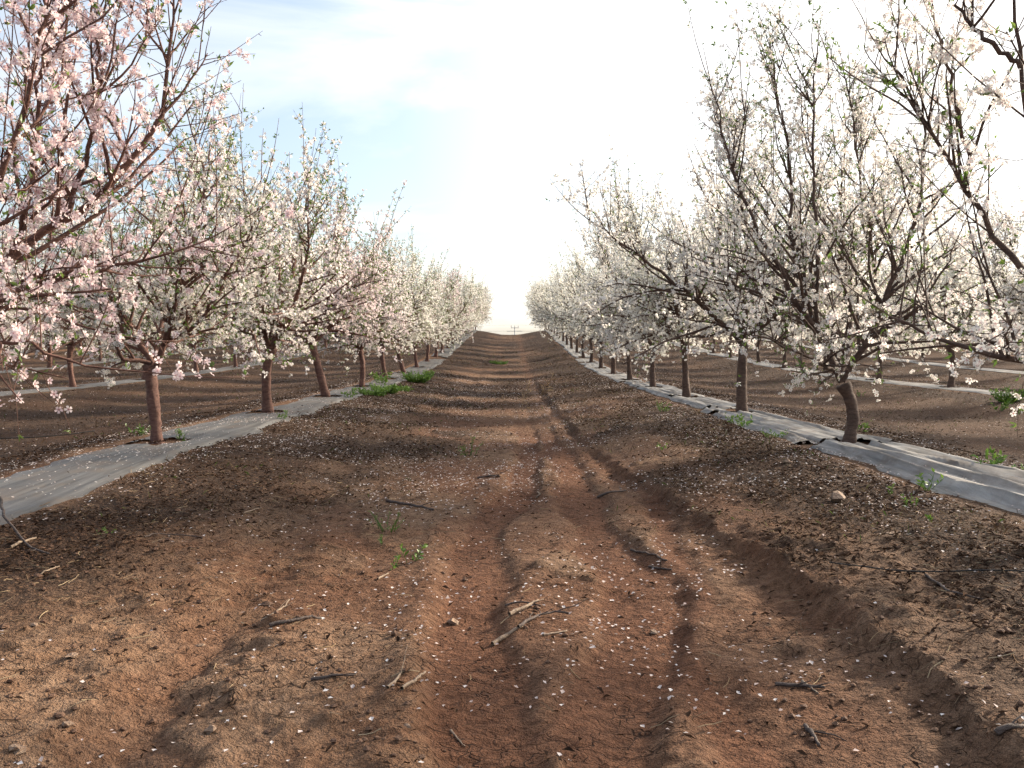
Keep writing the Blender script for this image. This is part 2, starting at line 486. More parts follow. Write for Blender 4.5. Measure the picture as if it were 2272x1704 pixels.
# ------------------------------------------------------------------ tree rows
rng = np.random.default_rng(11)
SPC = 4.5
LEFT_Y = lambda i: 9.9 + (i - 1) * 4.52        # i = 1 is the first trunk in view
RIGHT_Y = lambda i: 9.58 + (i - 1) * 4.47
TREES = []                                      # side, row (1 = beside track), index along row, x, y
for side in (-1, 1):
    for row in range(1, 6):
        bx = (ROW0 if side < 0 else ROW0 + ROWS) + side * ROWS * (row - 1)
        fy = LEFT_Y if side < 0 else RIGHT_Y
        for i in range(-2, 22):
            y = fy(i) + (0.0 if row == 1 else rng.uniform(-.25, .25))
            x = bx + (0.0 if row == 1 else rng.uniform(-.12, .12))
            inview = abs(x) < 0.56 * y + 2.2
            if row >= 3 and y > 88 or row == 5 and y > 76: continue
            if y > 100: continue
            if not inview: continue
            TREES.append((side, row, i, x, y))

# ------------------------------------------------------------------ weed sheets
def sheet(name, cx, w, y0, y1, mat, wrinkle, label, seed, group='woven ground sheets along the tree rows'):
    ys = [y0]
    while ys[-1] < y1:
        ys.append(min(y1, ys[-1] + max(.07, ys[-1] * .012)))
    ys = np.array(ys); nc = 40
    v = np.linspace(-.5, .5, nc)
    V2, Y2 = np.meshgrid(v, ys)
    wl_ = w * (1 + .12 * vnoise(ys * .7, ys * 0, seed) + .06 * vnoise(ys * 2.3, ys * 0, seed + 1))
    cxx = cx + .06 * vnoise(ys * .3, ys * 0 + 5, seed + 2)
    X2 = cxx[:, None] + V2 * wl_[:, None]
    X2 = X2 + np.abs(V2) ** 3 * 8 * (.05 * vnoise(Y2 * 1.7, V2 * 2, seed + 11) + .03 * vnoise(Y2 * 5.3, V2 * 2, seed + 12))
    Y2 = Y2 + .05 * vnoise(V2 * 5, Y2 * .3, seed + 9)
    lift = .010 + .00035 * np.maximum(Y2, 0)
    wr = wrinkle * (1 - np.abs(vnoise(V2 * 9 + .35 * vnoise(Y2 * .6, V2 * 2, seed + 3), Y2 * .16, seed + 4))) ** 2
    wr = wr + wrinkle * .5 * np.clip(vnoise(V2 * 21, Y2 * .35, seed + 5), 0, 1) + .006 * fbm(X2 * 2, Y2 * 1.2, seed + 6, 2) + wrinkle * .22 * np.abs(vnoise(V2 * 17 + Y2 * .9, Y2 * 1.3, seed + 8))
    edge = sstep(.5, .43, np.abs(V2))
    Z2 = H(X2, Y2) + lift + wr * edge - (1 - edge) * .012
    keep = np.ones(Y2.shape, bool)
    for s_, r_, i_, tx, ty in TREES:
        if abs(tx - cx) < 1 and y0 - 1 < ty < y1 + 1:
            dx = X2 - tx; dy = Y2 - ty
            rr_ = .20 * (1 + .4 * vnoise(np.arctan2(dy, dx) * 1.6 + ty, dx * 0, seed + 7))
            keep &= np.hypot(dx * .9, dy * .8) > rr_
            slit = (np.abs(dy - .03 * np.sin(dx * 9)) < .05) & (dx * (-1 if cx > 0 else 1) > 0) & (seed % 2 == 0)
            if cx > 0: keep &= ~((np.abs(dy + .12 * dx) < .045) & (dx < 0))
    r_, c_ = Y2.shape
    id_ = np.arange(r_ * c_).reshape(r_, c_)
    q = np.stack([id_[:-1, :-1], id_[:-1, 1:], id_[1:, 1:], id_[1:, :-1]], -1)
    kq = keep[:-1, :-1] & keep[:-1, 1:] & keep[1:, 1:] & keep[1:, :-1]
    me = mesh_from(name, np.stack([X2, Y2, Z2], -1).reshape(-1, 3), [q[kq]], True)
    o = obj(name, me, mat, label=label, category='ground sheet', group=group)
    return o

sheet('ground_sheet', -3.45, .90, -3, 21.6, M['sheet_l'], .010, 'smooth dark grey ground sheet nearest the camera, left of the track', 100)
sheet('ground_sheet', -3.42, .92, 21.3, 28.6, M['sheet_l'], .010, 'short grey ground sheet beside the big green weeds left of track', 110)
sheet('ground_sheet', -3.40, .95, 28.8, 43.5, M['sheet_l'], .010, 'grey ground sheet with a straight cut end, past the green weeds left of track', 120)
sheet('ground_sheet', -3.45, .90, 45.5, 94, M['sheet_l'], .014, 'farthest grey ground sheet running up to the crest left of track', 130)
sheet('ground_sheet', 3.30, .92, -3, 9.5, M['sheet_r'], .055, 'wrinkled pale grey ground sheet at the right edge, nearest the camera', 140)
sheet('ground_sheet', 3.22, .84, 9.55, 15.0, M['sheet_r'], .05, 'wrinkled grey ground sheet between the two nearest trunks right of track', 150)
sheet('ground_sheet', 3.28, .80, 15.3, 25.8, M['sheet_r'], .04, 'torn grey ground sheet by the third and fourth trunks right of track', 160)
sheet('ground_sheet', 3.22, .80, 26.3, 44.0, M['sheet_r'], .016, 'grey ground sheet below the mid-distance trunks right of track', 170)
sheet('ground_sheet', 3.28, .85, 45.0, 94, M['sheet_r'], .016, 'farthest pale ground sheet climbing to the crest right of track', 180)
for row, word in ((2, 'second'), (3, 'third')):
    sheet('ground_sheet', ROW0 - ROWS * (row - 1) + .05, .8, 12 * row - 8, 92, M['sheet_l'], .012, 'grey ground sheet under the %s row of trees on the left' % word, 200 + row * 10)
    sheet('ground_sheet', ROW0 + ROWS * row - .05, .8, 12 * row - 8, 92, M['sheet_r'], .016, 'grey ground sheet under the %s row of trees on the right' % word, 260 + row * 10)

# ------------------------------------------------------------------ almond trees
def resample(P, n):
    P = np.asarray(P, float)
    d = np.concatenate([[0], np.cumsum(np.linalg.norm(np.diff(P, axis=0), axis=1))])
    t = np.linspace(0, d[-1], n)
    # smooth a little through the control points
    Q_ = np.stack([np.interp(t, d, P[:, i]) for i in range(3)], 1)
    for _ in range(2):
        Q_[1:-1] = .25 * Q_[:-2] + .5 * Q_[1:-1] + .25 * Q_[2:]
    return Q_, d[-1]

def grow(g, S, D, L, n, wob, up):
    N = len(S)
    P = np.zeros((N, n, 3)); P[:, 0] = S
    D = unit(np.asarray(D, float)); step = (np.asarray(L) / (n - 1))[:, None]
    up = np.broadcast_to(np.asarray(up, float), (N,))
    for i in range(1, n):
        P[:, i] = P[:, i - 1] + D * step
        D = D + g.normal(0, wob, (N, 3)); D[:, 2] += up
        D = unit(D)
    return P

def along(P, R_, per_m, g, t0=0.0, t1=1.0):
    """random points along a batch of polylines: position, tangent, radius, t, source"""
    N, n, _ = P.shape
    seg = np.linalg.norm(np.diff(P, axis=1), axis=2).sum(1)
    cnt = g.poisson(seg * per_m * (t1 - t0))
    src = np.repeat(np.arange(N), cnt)
    t = g.uniform(t0, t1, len(src)) * (n - 1)
    i = np.clip(t.astype(int), 0, n - 2); f = (t - i)[:, None]
    pos = P[src, i] * (1 - f) + P[src, i + 1] * f
    tan = unit(P[src, i + 1] - P[src, i])
    rad = R_[src, i] * (1 - f[:, 0]) + R_[src, i + 1] * f[:, 0]
    return pos, tan, rad, t / (n - 1), src

def perp(g, T, out_bias=None, w=0.0):
    r = g.normal(0, 1, T.shape)
    if out_bias is not None: r = r + out_bias * w
    r = r - (r * T).sum(1, keepdims=True) * T
    return unit(r)

FLOWERS = {}
PET = []                                        # one five-petalled flower, cupped, axis +z
for p in range(5):
    a = p * 2 * math.pi / 5
    for (rr_, da, zz) in ((.05, 0, .02), (.60, -.50, .10), (1.0, -.30, .30), (1.0, .30, .30), (.60, .50, .10)):
        PET.append((rr_ * math.cos(a + da), rr_ * math.sin(a + da), zz))
PET = np.array(PET); PET_RAD = np.tile([0, .6, 1, 1, .6], 5)
FLOWERS[False] = (PET, PET_RAD, np.arange(25).reshape(5, 5))
PET4 = np.array([(r_ * math.cos(p * 1.2566 + d_), r_ * math.sin(p * 1.2566 + d_), z_) for p in range(5) for r_, d_, z_ in ((.05, 0, .02), (.85, -.52, .2), (1.08, 0, .34), (.85, .52, .2))])
FLOWERS[True] = (PET4, np.tile([0, .8, 1, .8], 5), np.arange(20).reshape(5, 4))
PET1 = np.array([(0, 0, 0)] + [(math.cos(p * 1.2566), math.sin(p * 1.2566), .32 + .1 * (p % 2)) for p in range(5)])
FLOWERS[2] = (PET1, np.array([.32, 1, 1, 1, 1, 1]), np.array([(0, 1 + p, 1 + (p + 1) % 5) for p in range(5)]))

def frames(Z, g):
    r = g.normal(0, 1, Z.shape)
    X = unit(np.cross(r, Z)); Y = np.cross(Z, X)
    return np.stack([X, Y, Z], 2)

def flower_mesh(name, pos, axis, size, g, simple):
    N = len(pos)
    PET, PET_RAD, PET_F = FLOWERS[simple]; nv = len(PET)
    Fm = frames(unit(axis), g)
    tpl = PET[None] * np.stack([size, size, size * g.uniform(.5, 1.7, N)], 1)[:, None]
    V = np.einsum('nij,nkj->nki', Fm, tpl) + pos[:, None]
    f = (np.arange(N)[:, None, None] * nv + PET_F[None]).reshape(-1, PET_F.shape[1])
    me = mesh_from(name, V.reshape(-1, 3), [f])
    fattr(me, 'rad', np.tile(PET_RAD, N)); fattr(me, 'rnd', np.repeat(g.uniform(0, 1, N), nv))
    me.materials.append(M['petal'])
    return me

LEAF = np.array([(0, 0, 0), (-.17, .45, .07), (0, 1, -.10), (.17, .45, .07), (0, .5, 0)])
def leaf_mesh(name, pos, dirv, size, g, mat, wid=1.0):
    N = len(pos)
    Y = unit(dirv); r = g.normal(0, 1, Y.shape); X = unit(np.cross(Y, r)); Z = np.cross(X, Y)
    Fm = np.stack([X, Y, Z], 2)
    tpl = (LEAF * np.array([wid, 1, 1]))[None] * size[:, None, None]
    V = np.einsum('nij,nkj->nki', Fm, tpl) + pos[:, None]
    b = np.arange(N)[:, None] * 5
    f = np.concatenate([b + np.array([[0, 4, 2, 1]]), b + np.array([[0, 3, 2, 4]])])
    me = mesh_from(name, V.reshape(-1, 3), [f])
    fattr(me, 'rnd', np.repeat(g.uniform(0, 1, N), 5))
    me.materials.append(mat)
    return me

TOP = {}
def build_tree(seed, bark, limbs=None, trunk=None, n_limbs=5, height=3.9, flower_d=1.0, leaf_d=1.0, fl_size=.0175, spread=1.0, top_d=.35, sec=8.5, simple=2, tw_d=1.0):
    """returns the list of part meshes of one tree in local coordinates: (part name, mesh, is stuff)"""
    g = np.random.default_rng(seed)
    parts = []
    if trunk is None:
        c = np.array([g.uniform(-.09, .09), g.uniform(-.09, .09), g.uniform(.78, .92)])
        b = np.array([g.uniform(-.05, .05), g.uniform(-.05, .05), 0])
        trunk = [(0, 0, -.06), (0, 0, .02), tuple(c * .35 + b * .8), tuple(c * .7 + b), tuple(c)]
    tp, _ = resample(trunk, 32)
    tt = np.linspace(0, 1, 32)
    tr = .058 + .034 * np.exp(-tt * 9) - .004 * tt + .016 * sstep(.82, 1, tt) + .0022 * g.normal(0, 1, 32) * (tt > .05) + .005 * vnoise(tt * 6, tt * 0, seed + 40)
    V, Qd, C = tubes(tp[None], tr[None], 14)
    V = V + (vnoise(V[:, 0] * 23 + V[:, 2] * 9, V[:, 1] * 23 + 5, seed) * .008)[:, None]
    parts.append(('trunk', mesh_from('trunk', *join([(V, Qd, C)]), True), False, bark))
    top = tp[-1]
    if limbs is None:
        limbs = []
        a0 = g.uniform(0, 2 * math.pi)
        for i in range(n_limbs):
            az = a0 + i * 2 * math.pi / n_limbs + g.normal(0, .22)
            inc = g.uniform(R(30), R(56)) * spread if i else g.uniform(R(5), R(20))
            d0 = np.array([math.sin(inc) * math.cos(az), math.sin(inc) * math.sin(az), math.cos(inc)])
            L = g.uniform(2.0, 2.6) * height / 4.2 * (1 if i else .82)
            st = top - np.array([0, 0, .03]) + d0 * .02
            P = grow(g, st[None], d0[None], np.array([L]), 11, .085, .075)[0]
            limbs.append((P, g.uniform(.027, .034)))
    cen = np.array([top[0], top[1], 0])
    fpos, fax, lpos, ldir = [], [], [], []
    for li, (P, r0) in enumerate(limbs):
        n1 = 16
        P, L = resample(P, n1)
        P[1:-1] += g.normal(0, .012, (n1 - 2, 3))
        t = np.linspace(0, 1, n1)
        r1 = r0 * (1 - t) ** .9 * .9 + .0055
        segs = [tubes(P[None], r1[None], 8)]
        P1, R1 = P[None], r1[None]
        # secondary branches
        a1 = along(P1, R1, sec, g, .08, .97); a2 = along(P1, R1, sec if simple == 2 else sec * .6 if simple else .01, g, .06, .42)
        pos, tan, rad, tb = [np.concatenate([p_, q_]) for p_, q_ in zip(a1[:4], a2[:4])]
        out = unit((pos - cen) * np.array([1, 1, 0]) + 1e-4)
        side = perp(g, tan, out, .55)
        low = (pos[:, 2] < 1.75)
        upk = np.where(low, g.uniform(-.10, .5, len(pos)) + (0 if simple == 2 else .28), g.uniform(.25, .9, len(pos)))
        D2 = side * g.uniform(.7, 1.1, len(pos))[:, None] + tan * .55
        D2[:, 2] += upk
        L2 = g.uniform(.45, 1.15, len(pos)) * (1.05 - .45 * tb) * np.where(low, 1.25, 1) * np.clip(L / 2.2, .75, 1.15)
        P2 = grow(g, pos, D2, L2, 8, .10, np.where(low, .0, .09))
        R2 = np.minimum(rad * .62, .016)[:, None] * (1 - .8 * np.linspace(0, 1, 8))[None] + .0016
        segs.append(tubes(P2, R2, 5))
        # long upright shoots
        pos, tan, rad, tb, _ = along(P1, R1, 4.0, g, .40, 1.0)
        pe = P2[:, 5][g.uniform(0, 1, len(P2)) < .38]
        S3 = np.concatenate([pos, pe, P[-1:]]);
        D3 = g.normal(0, .26, S3.shape) + np.array([0, 0, 1.0]) + .25 * unit((S3 - cen) * np.array([1, 1, 0]) + 1e-4)
        D3[-1] = D3[-1] * .2 + unit(P[-1] - P[-3])
        L3 = g.uniform(.40, 1.15, len(S3)) * np.clip((height - S3[:, 2]) / 1.0, .10, 1.0)
        P3 = grow(g, S3, D3, L3, 6, .055, .05)
        R3 = np.linspace(.0060, .0018, 6)[None] * g.uniform(.7, 1.1, (len(S3), 1))
        segs.append(tubes(P3, R3, 4))
        # twigs
        tw = []
        for (Pb, Rb, dens, l0, l1, a, b) in ((P1, R1, 10, .10, .45, .08, 1), (P2, R2, 14.5, .10, .44, .12, 1), (P3, R3, 5, .06, .22, .1, .8)):
            pos, tan, rad, tb, _ = along(Pb, Rb, dens * tw_d, g, a, b)
            Dt = perp(g, tan) + tan * .5
            lowt = pos[:, 2] < 1.6
            Dt[:, 2] += np.where(lowt, g.uniform(-.45, .35, len(pos)) + (0 if simple == 2 else .22), g.uniform(.0, .7, len(pos)))
            Lt = g.uniform(l0, l1, len(pos))
            Pt = grow(g, pos, Dt, Lt, 4, .14, np.where(lowt, -.04, .06))
            Rt = np.linspace(.0036, .0012, 4)[None] * g.uniform(.7, 1.2, (len(pos), 1))
            tw.append((Pt, Rt))
        PT = np.concatenate([a for a, _ in tw]); RT = np.concatenate([b for _, b in tw])
        segs.append(tubes(PT, RT, 3, False))
        # spurs, blossom and leaf tufts
        sp = []
        for (Pb, Rb, dens) in ((P2, R2, 20), (P3, R3, 26), (PT, RT, 30)):
            pos, tan, rad, tb, _ = along(Pb, Rb, dens, g, .08, 1.0)
            if Pb is P2:
                k_ = rad < .009; pos, tan, rad, tb = pos[k_], tan[k_], rad[k_], tb[k_]
            D_ = perp(g, tan) + tan * .4
            sp.append((pos, D_))
        pos = np.concatenate([a for a, _ in sp]); D_ = unit(np.concatenate([b for _, b in sp]))
        pos = np.concatenate([pos, PT[:, -1]]); D_ = np.concatenate([D_, unit(PT[:, -1] - PT[:, -2])])
        Ls = g.uniform(.008, .030, len(pos))
        hz = np.clip((pos[:, 2] - 2.2) / (height - 2.2), 0, 1)
        u_ = g.uniform(0, 1, len(pos))
        spm = u_ < .16
        Ps = np.stack([pos[spm], pos[spm] + D_[spm] * Ls[spm][:, None]], 1)
        segs.append(tubes(Ps, np.tile([[.0026, .0012]], (len(Ps), 1)), 3, False))
        # blossoms cluster in patches along the branches
        patch = .62 + .6 * vnoise(pos[:, 0] * 4.2 + pos[:, 2] * 2, pos[:, 1] * 4.2 - pos[:, 2] * 2.5, seed + 3)
        pf = np.clip(flower_d * .70 * patch * (1 - hz * (1 - top_d)), 0, 1)
        isf = g.uniform(0, 1, len(pos)) < pf
        e = pos[isf] + D_[isf] * Ls[isf][:, None]
        nrep = g.choice([1, 2, 3, 4, 5], len(e), p=[.22, .25, .23, .18, .12])
        e = np.repeat(e, nrep, 0); ax = np.repeat(D_[isf], nrep, 0)
        e = e + g.normal(0, .013, e.shape)
        fpos.append(e); fax.append(unit(ax + g.normal(0, .55, ax.shape)))
        lp = g.uniform(0, 1, len(pos)) < np.clip(.26 * leaf_d * (.4 + .8 * (1 - patch) + .5 * hz), 0, 1)
        e = np.repeat(pos[lp] + D_[lp] * .5 * Ls[lp][:, None], 3, 0); dd = np.repeat(D_[lp], 3, 0)
        lpos.append(e); ldir.append(unit(dd + g.normal(0, .6, dd.shape) + np.array([0, 0, .25])))
        Vj, Fj = join(segs)
        parts.append(('limb', mesh_from('limb', Vj, Fj, True), False, bark))
    fp, fa = np.concatenate(fpos), np.concatenate(fax)
    parts.append(('blossoms', flower_mesh('blossoms', fp, fa, g.uniform(.75, 1.15, len(fp)) * fl_size, g, simple), True, M['petal']))
    lp, ld = np.concatenate(lpos), np.concatenate(ldir)
    parts.append(('leaves', leaf_mesh('leaves', lp, ld, g.uniform(.022, .052, len(lp)), g, M['leaf']), True, M['leaf']))
    for nm, me_, st_, mt in parts:
        if len(me_.materials) == 0: me_.materials.append(mt)
    print('tree', seed, {nm: len(m_.polygons) for nm, m_, _, _ in parts})
    TOP[id(parts)] = float(np.percentile(fp[:, 2], 99.8))
    return parts

WHITE = (.91, .89, .82, 1); BLUSH = (.91, .84, .81, 1); PINK = (.90, .725, .74, 1)
def place_tree(parts, x, y, rotz, scale, colour, label, group, tilt=0.0):
    z = float(H(x, y))
    e = obj('almond_tree', None, label=label, category='tree', group=group)
    e.empty_display_size = .3
    e.location = (x, y, z); e.rotation_euler = (0, tilt, rotz); e.scale = (scale,) * 3
    for nm, me_, stuff, _ in parts:
        o = obj(nm, me_, None, e)
        if stuff: o['kind'] = 'stuff'
        if nm == 'blossoms': o.color = colour
    return e

def local(pts, tx, ty, r0):
    """limb read off the photograph as (px, py, depth offset) -> tree-local coordinates"""
    z0 = float(H(tx, ty))
    return (np.array([at(px, py, ty + dy) - np.array([tx, ty, z0]) for px, py, dy in pts]), r0 * .72)

XL, XR = ROW0, ROW0 + ROWS
y0L, y1L = LEFT_Y(0), LEFT_Y(1)
y0R, y1R = RIGHT_Y(0), RIGHT_Y(1)
# nearest tree on the left, trunk outside the picture
L0 = [local(p, XL, y0L, r) for p, r in (
    ([(-290, 800, 0), (-200, 720, .1), (-90, 650, .15), (0, 602, .2), (22, 570, .2), (92, 515, .25), (163, 478, .3), (228, 434, .3), (271, 391, .3), (326, 331, .35), (361, 282, .4), (374, 206, .4), (377, 108, .45), (385, -20, .5)], .044),
    ([(150, 482, .3), (176, 380, .3), (203, 309, .25), (212, 233, .25), (225, 163, .2), (217, 87, .2), (209, -10, .2)], .018),
    ([(22, 570, .2), (43, 526, .1), (54, 467, .0), (81, 347, 0), (81, 239, -.1), (98, 108, -.1), (120, -20, -.1)], .020),
    ([(-290, 800, 0), (-220, 700, -.2), (-120, 560, -.3), (-20, 440, -.35), (33, 347, -.4), (54, 293, -.4), (60, 190, -.4), (100, 60, -.4), (130, -60, -.4)], .040),
    ([(-290, 800, 0), (-180, 690, .4), (-60, 650, .6), (27, 635, .7), (136, 630, .75), (195, 613, .8), (260, 586, .8), (326, 573, .9), (380, 559, 1.0), (461, 532, 1.1)], .024),
    ([(-290, 800, 0), (-200, 770, -.3), (-100, 755, -.4), (0, 752, -.4), (70, 760, -.4), (136, 785, -.3), (190, 812, -.3)], .018),
    ([(-290, 800, 0), (-350, 640, -.3), (-420, 470, -.6), (-430, 300, -.7), (-420, 150, -.7)], .038),
    ([(-290, 800, 0), (-330, 640, .5), (-300, 470, .9), (-280, 300, 1.0), (-240, 120, 1.1)], .036))]
trL0 = [(0, 0, -.06), (0, 0, .1), (.03, 0, .5), (.04, 0, .86)]
T_L0 = build_tree(101, M['bark'], L0, trL0, height=4.3, fl_size=.0215, flower_d=.55, leaf_d=.45, top_d=.42, sec=6.0, simple=False)
L1 = [local(p, XL, y1L, r) for p, r in (
    ([(345, 822, 0), (331, 810, 0), (309, 764, .1), (290, 716, .2), (254, 677, .3), (208, 634, .4), (169, 566, .5), (150, 470, .55), (140, 380, .6)], .042),
    ([(345, 822, 0), (357, 802, 0), (369, 754, -.05), (384, 706, -.1), (398, 648, -.1), (413, 585, -.1), (425, 537, 0), (458, 470, .1), (458, 393, .1), (439, 340, .1), (418, 262, .1)], .043),
    ([(372, 752, 0), (420, 735, -.2), (458, 692, -.3), (487, 638, -.4), (550, 532, -.5), (575, 460, -.5)], .026),
    ([(345, 822, 0), (340, 797, .1), (348, 754, .3), (362, 720, .5), (372, 663, .8), (395, 600, 1.0), (410, 500, 1.2), (420, 400, 1.3)], .034),
    ([(333, 806, 0), (300, 800, -.1), (261, 801, -.2), (271, 769, -.25), (273, 706, -.3), (262, 640, -.35), (270, 540, -.4)], .026))]
trL1 = [(.01, 0, -.06), (0, 0, .05), (-.03, 0, .38), (-.055, 0, .66), (-.05, 0, .78)]
T_L1 = build_tree(102, M['bark'], L1, trL1, height=4.0, leaf_d=1.3, sec=9, simple=True, flower_d=.95)
R1 = [local(p, XR, y1R, r) for p, r in (
    ([(1866, 848, 0), (1862, 834, 0), (1825, 754, 0), (1785, 700, -.1), (1745, 628, -.15), (1710, 568, -.2), (1676, 508, -.2), (1647, 439, -.25), (1624, 365, -.3), (1604, 296, -.3), (1579, 199, -.3)], .040),
    ([(1822, 750, 0), (1796, 674, .1), (1779, 628, .2), (1756, 577, .25), (1752, 510, .3), (1759, 416, .3), (1745, 325, .3), (1722, 210, .3), (1710, 101, .3)], .030),
    ([(1822, 750, 0), (1816, 720, -.05), (1811, 651, -.1), (1815, 537, -.1), (1808, 416, -.1), (1805, 336, -.1), (1802, 239, -.1), (1816, 84, -.1)], .026),
    ([(1868, 846, 0), (1876, 834, 0), (1905, 789, -.1), (1930, 755, -.15), (1951, 708, -.2), (1977, 623, -.2), (2008, 565, -.2), (2031, 520, -.2), (2046, 420, -.2), (2052, 325, -.2), (2046, 150, -.2)], .040),
    ([(1935, 745, -.1), (1951, 668, .2), (1934, 565, .5), (1915, 500, .6), (1905, 394, .7), (1895, 280, .7), (1870, 150, .7)], .026),
    ([(1868, 842, 0), (1890, 740, .6), (1880, 650, .9), (1871, 565, 1.1), (1862, 450, 1.2), (1880, 300, 1.3)], .032),
    ([(1860, 832, 0), (1810, 800, -.5), (1740, 770, -.8), (1690, 745, -1.0), (1640, 735, -1.1)], .020),
    ([(1945, 715, -.2), (2010, 690, -.5), (2070, 640, -.7), (2110, 560, -.8)], .020))]
trR1 = [(0, 0, -.06), (.005, 0, .05), (.04, 0, .27), (.02, 0, .42), (-.02, 0, .52), (-.065, 0, .60)]
T_R1 = build_tree(103, M['bark_r'], R1, trR1, height=4.2, leaf_d=.6, flower_d=.70, top_d=.32, sec=6.5, simple=True, tw_d=.95)
R0 = [local(p, XR, y0R, r) for p, r in (
    ([(2540, 820, 0), (2400, 815, 0), (2330, 812, 0), (2260, 800, 0), (2180, 789, 0), (2123, 766, .05), (2071, 743, .1), (2030, 733, .1), (1977, 703, .2)], .028),
    ([(2540, 820, 0), (2460, 760, 0), (2380, 690, 0), (2272, 606, .1), (2208, 525, .15), (2168, 468, .2), (2140, 416, .2), (2094, 359, .25), (2071, 296, .3), (2037, 216, .3), (1962, 130, .3)], .028),
    ([(2145, 425, .2), (2151, 348, .2), (2123, 216, .2), (2077, 73, .2)], .013),
    ([(2540, 820, 0), (2480, 650, -.1), (2400, 480, -.2), (2320, 340, -.2), (2275, 250, -.2), (2263, 124, -.2), (2245, 20, -.2), (2230, -90, -.2)], .030),
    ([(2265, 150, -.2), (2208, 101, -.2), (2151, 50, -.2), (2100, -30, -.2)], .014),
    ([(2540, 820, 0), (2620, 640, -.2), (2680, 450, -.3), (2700, 250, -.4)], .038),
    ([(2540, 820, 0), (2560, 620, .6), (2550, 420, .9), (2530, 200, 1.1)], .036))]
trR0 = [(0, 0, -.06), (0, 0, .1), (.0, 0, .4), (.0, 0, .78)]
T_R0 = build_tree(104, M['bark_r'], R0, trR0, height=4.3, leaf_d=.6, flower_d=.66, fl_size=.020, top_d=.35, sec=4.0, simple=False, tw_d=.7)

GEN_L = [build_tree(s, M['bark'], height=h, leaf_d=ld, flower_d=fd, n_limbs=nl, spread=sp_) for s, h, ld, fd, nl, sp_ in
         ((1, 4.2, 1.7, 1.15, 5, 1.0), (2, 4.1, 1.5, 1.2, 5, 1.05), (3, 4.0, 1.8, 1.1, 5, 1.1))]
GEN_R = [build_tree(s, M['bark_r'], height=h, leaf_d=ld, flower_d=fd, n_limbs=nl, spread=sp_, top_d=.3) for s, h, ld, fd, nl, sp_ in
         ((5, 4.3, .45, 1.15, 5, .88), (6, 4.2, .55, 1.15, 5, .92), (7, 4.3, .4, 1.15, 5, .9))]

ORD = ['zeroth', 'first', 'second', 'third', 'fourth', 'fifth', 'sixth', 'seventh', 'eighth', 'ninth', 'tenth', 'eleventh',
       'twelfth', 'thirteenth', 'fourteenth', 'fifteenth', 'sixteenth', 'seventeenth', 'eighteenth', 'nineteenth', 'twentieth', 'twenty-first']
SPEC = {(-1, 1): 'reddish trunk forking low into five limbs', (-1, 2): 'straight reddish trunk and leafy crown',
        (-1, 3): 'leaning trunk and pinker crown', (-1, 4): 'trunk tilting left under a leafy crown',
        (1, 1): 'bent brown trunk', (1, 2): 'stout straight trunk', (1, 3): 'slim trunk with blossoms hanging on it'}
TILT = {(-1, 3): R(-9), (-1, 4): R(-4), (-1, 6): R(-9), (-1, 5): R(-3), (1, 2): R(-2), (1, 4): R(1.5)}
rt = random.Random(5)
cnt = {}
for side, row, i, x, y in TREES:
    sw = 'left' if side < 0 else 'right'
    tilt = 0.0; rot = rt.uniform(0, 2 * math.pi); tall = rt.uniform(3.75, 4.1) if side < 0 else rt.uniform(3.95, 4.3)
    pool = GEN_L if side < 0 else GEN_R
    parts = pool[rt.randrange(3)]; sc = tall / TOP[id(parts)]
    if side < 0:
        col = rt.choice([WHITE, BLUSH, BLUSH])
        if row == 1 and i in (0, 3, 9): col = PINK if i == 0 else (.90, .76, .77, 1)
    else:
        col = rt.choice([WHITE, WHITE, (.91, .87, .82, 1)])
    if row == 1:
        group = 'almond trees lining the track on the %s' % sw
        if i == 0:
            parts, rot, sc = (T_L0 if side < 0 else T_R0), 0, 1
            label = ('large-flowered pink almond tree at the left edge, its trunk out of frame' if side < 0 else
                     'almond tree at the right edge, only its sparse limbs reaching into frame')
        elif i == 1:
            parts, rot, sc = (T_L1 if side < 0 else T_R1), 0, 1
            label = 'nearest whole almond tree %s of the track, %s' % (sw, SPEC[(side, 1)])
        elif i < 0:
            label = 'almond tree just outside the %s edge, beside the camera' % sw
        elif (side, i) in SPEC:
            label = '%s almond tree on the %s of the track, %s' % (ORD[i], sw, SPEC[(side, i)])
        elif i <= 12:
            label = '%s almond trunk along the %s side of the track, counted from the camera' % (ORD[i], sw)
        else:
            label = 'far blossoming almond tree near the crest, lining the %s of the track' % sw
            group = 'far almond trees near the crest on the %s of the track' % sw
        if i > 0:
            tilt = TILT.get((side, i), 0.0)
        if tilt: rot = 0
    elif row == 2:
        cnt[(side, row)] = cnt.get((side, row), 0) + 1
        k_ = cnt[(side, row)]
        group = 'almond trees of the second row on the %s' % sw
        if k_ <= 8:
            label = '%s almond tree in the second row on the %s, counting from the %s edge' % (ORD[k_], sw, sw)
        else:
            label = 'far almond tree in the second row on the %s, half hidden behind the first' % sw
            group = 'far almond trees of the second row on the %s' % sw
    else:
        label = 'almond tree deep in the %s orchard, behind the second row' % sw
        group = 'almond trees deep in the %s orchard' % sw
    place_tree(parts, x, y, rot, sc, col, label, group, tilt)
print('trees', len(TREES))

# ------------------------------------------------------------------ fallen petals, litter, clods
g = np.random.default_rng(77)
def scatter(n, x0, x1, y0, y1, power=1.0):
    """positions denser towards small y"""
    u_ = g.uniform(0, 1, n); a = 1 - power
    y = (y0 ** a + u_ * (y1 ** a - y0 ** a)) ** (1 / a) if abs(a) > 1e-6 else y0 * (y1 / y0) ** u_
    return g.uniform(x0, x1, n), y

def row_u(x):
    k_ = np.round((x - ROW0) / ROWS); return np.abs(x - ROW0 - k_ * ROWS)

